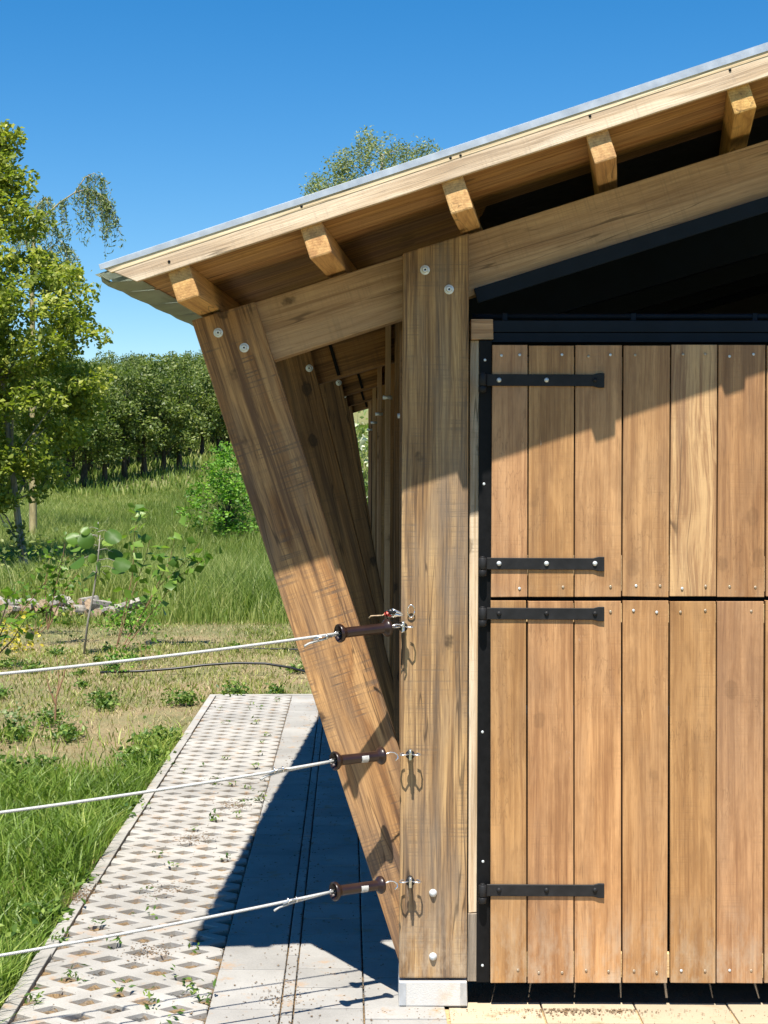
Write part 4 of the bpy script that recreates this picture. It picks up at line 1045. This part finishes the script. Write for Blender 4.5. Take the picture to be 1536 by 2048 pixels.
# ------------------------------------------------------------------ small plants in the yard
def stem_plant(name, label, cat, stems, leaf, size, per, brk, r=.006, spread=.10, group=None, up=.35, asp=.7, base=None):
    pts0 = stems[0][0]
    t_ = tag(empty(name, base or pts0), label, cat, group)
    bm = bmesh.new(); C = []
    for st_ in stems:
        st_ = [Vector(p) for p in st_]; n = len(st_)
        tube_bm(bm, st_, [r * (1 - .75 * i / (n - 1)) for i in range(n)], 6, False)
        for _ in range(per):
            f = (rs.uniform(.25, 1) ** .8) * (n - 1); i = min(int(f), n - 2); C.append(st_[i].lerp(st_[i + 1], f - i) + Vector(rs.normal(0, spread, 3)))
    link('stem', bm_mesh(bm, 'stem'), brk, t_)
    C = np.array([tuple(c) for c in C]); V, T = leaf_arrays(rs, C, size, up, asp, .3)
    link('leaves', arrays_mesh('leaves', V, T, {'tint': np.repeat(rs.uniform(0, 1, len(C)), 5)}, leaf), None, t_)
    return t_
def px_stem(Yd, *px): return [P(u, v, Yd - DIST) for u, v in px]
# round big-leaved sapling: every large leaf is its own part
def round_leaf(size, tint_):
    bm = bmesh.new(); c = bm.verts.new((0, 0, 0)); n = 14; ringv = []
    for k in range(n):
        a = 2 * math.pi * k / n; rr = size * .5 * (1 + .10 * math.cos(a)) * (0.82 if k == n // 2 else 1)
        ringv.append(bm.verts.new((rr * math.cos(a) + size * .4, rr * math.sin(a) * .92, .05 * size * math.cos(2 * a) - .10 * size * abs(math.sin(a)))))
    c.co = (size * .4, 0, .03 * size)
    for k in range(n):
        f = bm.faces.new((c, ringv[k], ringv[(k + 1) % n])); f.smooth = True
    me = bm_mesh(bm, 'leaf')
    at = me.attributes.new('tint', 'FLOAT', 'POINT'); at.data.foreach_set('value', np.full(len(me.vertices), tint_, np.float32))
    me.materials.append(L_BIG); return me
def big_sapling():
    Dd = 15.2; Yd = Dd - DIST
    b = P(168, 1292, Yd); b.z = 0
    t_ = tag(empty('sapling', b), 'slim sapling with very large round leaves on the bare soil', 'sapling')
    bm = bmesh.new()
    tube_bm(bm, [b, P(176, 1240, Yd), P(188, 1180, Yd), P(196, 1120, Yd), P(200, 1070, Yd)], [.012, .010, .009, .007, .004], 7)
    lm_ = [round_leaf(*q) for q in ((.18, .1), (.15, .45), (.12, .9), (.16, .0), (.10, .6))]
    pos = [(178, 1078), (158, 1095), (215, 1085), (228, 1105), (185, 1118), (160, 1120), (200, 1135), (212, 1150), (180, 1150), (205, 1165), (238, 1125), (150, 1075), (196, 1052), (235, 1140), (170, 1062), (222, 1068)]
    for i, (u, v) in enumerate(pos):
        c = P(u, v, Yd + rs.uniform(-.12, .12)); a = P(196 - (v - 1060) * .04, min(v - 4, 1150), Yd)
        tube_bm(bm, [a, (a + c) / 2 + Vector((0, 0, .03)), c], [.004, .003, .002], 5, False)
        dirv = Vector((c.x - a.x + rs.uniform(-.05, .05), rs.uniform(-.12, .05), -.08)).normalized()
        nrm = Vector((rs.uniform(-.9, .9), -.7 + rs.uniform(-.4, .9), rs.uniform(-.1, 1.0))); nrm = (nrm - dirv * nrm.dot(dirv)).normalized()
        link('leaf', lm_[i % 5], None, t_, frame(c - dirv * .05, dirv, nrm.cross(dirv), nrm))
    link('stem', bm_mesh(bm, 'stem'), B_GREY, t_)
big_sapling()
stem_plant('shrub', 'light green shrub with a long bare arching shoot left of the sapling', 'shrub',
           [px_stem(16.5, (95, 1260), (110, 1180), (125, 1120), (130, 1085)), px_stem(16.5, (95, 1260), (90, 1170), (100, 1110)), px_stem(16.5, (95, 1260), (130, 1180), (165, 1130)), px_stem(16.5, (20, 1250), (70, 1190), (110, 1140), (140, 1110))], L_BIG, .085, 34, B_TWIG, .007, .09)
stem_plant('shrub', 'loose shrub with small leaves on thin shoots right of the sapling', 'shrub',
           [px_stem(16.0, (225, 1330), (270, 1250), (320, 1170), (375, 1120), (400, 1085)), px_stem(15.9, (225, 1330), (300, 1200), (340, 1120), (350, 1075)), px_stem(16.0, (225, 1330), (260, 1200), (290, 1120), (300, 1080)), px_stem(16.0, (225, 1330), (300, 1230), (360, 1150), (415, 1115)), px_stem(16.0, (225, 1330), (265, 1150), (270, 1060), (280, 1020))], L_BIG, .125, 22, B_TWIG, .006, .08, asp=.75)
stem_plant('shrub', 'dark low round shrub at the meadow edge', 'shrub', [px_stem(17.5, (265, 1290), (260 + 16 * k, 1245), (258 + 20 * k, 1225)) for k in (-2, -1, 0, 1, 2)], L_BUSH, .05, 90, B_DARK, .005, .11)
stem_plant('shrub', 'low shrub with yellow blossom at the left edge', 'shrub', [px_stem(16.0, (40, 1335), (20 + 16 * k, 1290), (10 + 22 * k, 1262)) for k in (-1, 0, 1, 2)], L_YFL, .055, 55, B_TWIG, .005, .10)
stem_plant('shrub', 'broad-leaved shoot at the left edge above the yellow blossom', 'shrub', [px_stem(14.5, (-30, 1335), (5, 1260), (35, 1200)), px_stem(14.5, (-30, 1335), (10, 1220), (20, 1180)), px_stem(14.5, (-30, 1335), (25, 1280), (50, 1240))], L_BIG, .15, 9, B_DARK, .009, .06)
stem_plant('dry_sapling', 'small reddish leafless sapling on the bare soil', 'sapling', [px_stem(10.8, (110, 1441), (112, 1400), (118, 1360), (113, 1310)), px_stem(10.8, (114, 1390), (128, 1350), (132, 1322)), px_stem(10.8, (112, 1410), (98, 1375), (92, 1350))], L_WILL, .03, 5, B_TWIG, .008, .03)
stem_plant('shrub', 'straggly young shrub with thin pale stems near the black hose', 'shrub', [px_stem(14.2, (288, 1340), (300, 1300), (318, 1265)), px_stem(14.2, (288, 1340), (280, 1290), (262, 1262)), px_stem(14.2, (288, 1340), (292, 1300), (290, 1270))], L_BIG, .05, 14, B_TWIG, .004, .06)
stem_plant('shrub', 'thin reddish-leaved shoot among the grass below the firewood', 'shrub', [px_stem(16.8, (135, 1310), (140, 1250), (148, 1200)), px_stem(16.8, (150, 1310), (155, 1255), (138, 1215))], L_YEL, .055, 22, B_TWIG, .004, .05)
stem_plant('shrub', 'leafy green shrub in front of the firewood heap left of the sapling', 'shrub', [px_stem(17.8, (70, 1275), (45 + 26 * k, 1225), (30 + 32 * k, 1185 - 8 * (k % 2))) for k in range(4)], L_BIG, .075, 46, B_TWIG, .006, .10)
stem_plant('shrub', 'sprawling leafy shrub under the yellow-green tree above the firewood', 'shrub', [px_stem(21.5, (60, 1200), (20 + 34 * k, 1150), (0 + 44 * k, 1105 - 10 * (k % 2))) for k in range(4)], L_ORCH, .09, 60, B_DARK, .008, .17)
stem_plant('shrub', 'small bushy seedling beside the hose on the bare soil', 'shrub', [px_stem(13.6, (235, 1352), (225 + 10 * k, 1325), (222 + 13 * k, 1308)) for k in range(3)], L_BUSH, .04, 40, B_TWIG, .003, .05)
stem_plant('shrub', 'low dark seedling near the left edge on the bare soil', 'shrub', [px_stem(10.4, (25, 1462), (12 + 12 * k, 1440), (8 + 15 * k, 1428)) for k in range(3)], L_WILL, .035, 30, B_DARK, .003, .04)
# weeds: tufts on the soil, leafy rosettes along the kerb and in the lattice holes
def tufts():
    C = []
    rw = np.random.RandomState(5)
    spots = []
    for _ in range(26):
        u, v = rw.uniform(0, 600), rw.uniform(1290, 1480)
        spots.append((G(u, v), rw.uniform(.03, .09)))
    for _ in range(40):
        u, v = rw.uniform(0, 330), rw.uniform(1500, 1900)
        spots.append((G(u, v), rw.uniform(.04, .09)))
    for u, v in ((40, 2020), (60, 2000), (115, 2030), (30, 1470), (95, 1440), (18, 1540), (130, 1470), (205, 1400), (360, 1400), (470, 1385), (320, 1480), (300, 1530)):
        spots.append((G(u, v), .10))
    for p, r in spots:
        if not bool(off_path(np.array([p.x]), np.array([p.y]))[0]) and p.x > -5: continue
        for _ in range(int(170 * r / .1)): C.append((p.x + rw.normal(0, r * .6), p.y + rw.normal(0, r * .8), abs(rw.normal(0.0, r * .5)) - .02))
    V, T = leaf_arrays(rs, np.array(C), .045, .5, .5)
    tag(link('weeds', arrays_mesh('weeds', V, T, {'tint': np.repeat(rs.uniform(0, 1, len(C)), 5)}, G_WEED)), 'low leafy weeds scattered over the bare soil', 'weeds', None, 'stuff')
    C = []; H = []
    for _ in range(34):
        sv, tv = rw.uniform(0, 1) ** 1.0 * S_LAT, rw.uniform(-.5, T_END - .2)
        i = round(sv / (S_LAT / 6)); j = round((T_END - .06 - tv) / (LL / 6))
        if (i + j) % 2: i += 1
        p = PT(min(i, 5) * S_LAT / 6, T_END - .06 - j * LL / 6)
        for _ in range(rw.randint(3, 9)): C.append((p.x + rw.normal(0, .016), p.y + rw.normal(0, .018), rw.uniform(.0, .028)))
    for u, v, n in ((385, 1985, 16), (300, 2010, 18), (240, 1980, 8), (345, 1955, 5), (160, 1960, 12), (70, 2005, 22), (410, 2000, 20), (125, 1880, 26), (430, 1570, 22), (425, 1640, 18), (520, 1600, 22), (300, 1830, 10)):
        p = G(u, v)
        for _ in range(n): C.append((p.x + rw.normal(0, .018), p.y + rw.normal(0, .022), abs(rw.normal(0, .022))))
    V, T = leaf_arrays(rs, np.array(C), .026, .5, .42)
    tag(link('path_weeds', arrays_mesh('path_weeds', V, T, {'tint': np.repeat(rs.uniform(0, 1, len(C)), 5)}, G_WEED)), 'tiny weeds sprouting from the holes of the lattice pavers', 'weeds', None, 'stuff')
tufts()
def crumbs():
    rw = np.random.RandomState(8); V, T = [], []
    def add(p, r):
        b = len(V); q = rw.normal(size=(6, 3)) * .2 + np.array([[1, 0, 0], [-1, 0, 0], [0, 1, 0], [0, -1, 0], [0, 0, .7], [0, 0, -.3]])
        r *= .62; el = rw.uniform(.7, 2.2)
        for k in q: V.append((p.x + k[0] * r * el, p.y + k[1] * r * 1.2, p.z + .002 + k[2] * r))
        for a in ((0, 2, 4), (2, 1, 4), (1, 3, 4), (3, 0, 4), (2, 0, 5), (1, 2, 5), (3, 1, 5), (0, 3, 5)): T.append([b + x for x in a])
    for _ in range(1500):
        t_ = rw.uniform(-.6, T_END - .5); add(PT(rw.uniform(S_LAT - .02, S_J3 + .1) if rw.uniform() < .7 else rw.normal(S_J1 + .03, .05), t_), rw.uniform(.002, .0055))
    for _ in range(900):
        c = rw.choice(4); sv = [S_LAT, S_J1, S_J2, S_J3][c]; add(PT(sv + rw.normal(0, .008), rw.uniform(-.6, T_END - .3)), rw.uniform(.0015, .004))
    for _ in range(500): add(PT(rw.uniform(0, S_LAT), rw.uniform(-.5, 4)), rw.uniform(.002, .005))
    for _ in range(420):
        p = Vector((rw.normal(.62, .45), -.02 - abs(rw.normal(0, .07)), 0)); add(p, rw.uniform(.001, .0035))
    for _ in range(420):
        p = PT(rw.normal(-.05, .03), rw.normal((G(205, 1792) - PO).dot(PD), .07), .002); add(p, rw.uniform(.0015, .005))
    for u, v, n_ in ((470, 1612, 240), (390, 1678, 260), (330, 1780, 160), (300, 1905, 160), (560, 2000, 120)):
        for _ in range(n_):
            q = G(u, v); add(q + Vector((rw.normal(0, .045), rw.normal(0, .06), 0)), rw.uniform(.002, .005))
    for _ in range(260):
        p = Vector((rw.normal(.62, .11), -.015 - abs(rw.normal(0, .03)), 0)); add(p, rw.uniform(.0015, .006))
    o = link('soil_crumbs', arrays_mesh('soil_crumbs', V, T, None, soil_mat('crumb_soil', (.09, .055, .03), (.19, .12, .06), (.30, .20, .11), 6.0, .3)))
    tag(o, 'crumbs of soil and plant litter strewn over the pavers', 'soil crumbs', None, 'stuff')
crumbs()
# ------------------------------------------------------------------ firewood, hose
def log_mesh(L, r, seed):
    rr = random.Random(seed); bm = bmesh.new(); n = 9; rings = []
    rad = [r * rr.uniform(.78, 1.15) for _ in range(n)]
    for x in (-L / 2, -L / 4, L / 4, L / 2):
        rings.append([bm.verts.new((x, rad[k] * math.cos(6.283 * k / n) * rr.uniform(.95, 1.05), rad[k] * math.sin(6.283 * k / n))) for k in range(n)])
    for a, b in zip(rings, rings[1:]):
        for k in range(n): bm.faces.new((a[k], a[(k + 1) % n], b[(k + 1) % n], b[k])).material_index = 0
    bm.faces.new(rings[0][::-1]).material_index = 1; bm.faces.new(rings[-1]).material_index = 1
    bmesh.ops.recalc_face_normals(bm, faces=bm.faces[:])
    me = bm_mesh(bm, 'firewood_log'); me.materials.append(B_GREY); me.materials.append(W_LOG); return me
LM = [log_mesh(.36, .062, 1), log_mesh(.32, .05, 2), log_mesh(.4, .07, 3), log_mesh(.3, .075, 4)]
rl_ = random.Random(9)
DL = 19.6
for layer, (n, zc) in enumerate(((22, .05), (10, .14))):
    for k in range(n):
        u = -60 + (330 - layer * 40) * k / n + rl_.uniform(-5, 5)
        p = P(u, 1200, DL - DIST + rl_.uniform(-.15, .15)); p.z = tz(p.x, p.y) + zc + rl_.uniform(-.015, .02)
        rot = Matrix.Rotation(R(90 + rl_.uniform(-40, 40)), 4, 'Z') @ Matrix.Rotation(R(rl_.uniform(-10, 10)), 4, 'Y') @ Matrix.Rotation(rl_.uniform(0, 6), 4, 'X')
        tag(link('firewood_log', LM[rl_.randrange(4)], None, None, Matrix.Translation(p) @ rot), 'cut firewood log in the low heap at the meadow edge', 'log', 'logs of the firewood heap')
p = P(262, 1188, DL - DIST - .3); p.z = tz(p.x, p.y) + .16
tag(link('firewood_log', LM[2], None, None, Matrix.Translation(p) @ Matrix.Rotation(R(15), 4, 'Z') @ Matrix.Rotation(R(-18), 4, 'Y')), 'pale split log lying tilted at the right end of the firewood heap', 'log', 'logs of the firewood heap')
hp = []
for u, v, z in ((200, 1345, .01), (290, 1342, .015), (350, 1337, .03), (410, 1330, .06), (470, 1326, .08), (530, 1327, .08), (580, 1335, .05), (610, 1343, .03), (700, 1362, .015), (760, 1366, .01)):
    q = G(u, v, z); hp.append(q)
tag(tube('hose', hp, .011, M_RUBBER, None, 8), 'black hose arching over the bare soil behind the path', 'hose')
tag(tube('cable', [G(u, v, .012) for u, v in ((400, 1300), (460, 1296), (520, 1297), (600, 1299), (700, 1300))], .008, M_RUBBER, None, 6), 'thin black pipe lying on the soil at the meadow edge', 'pipe')
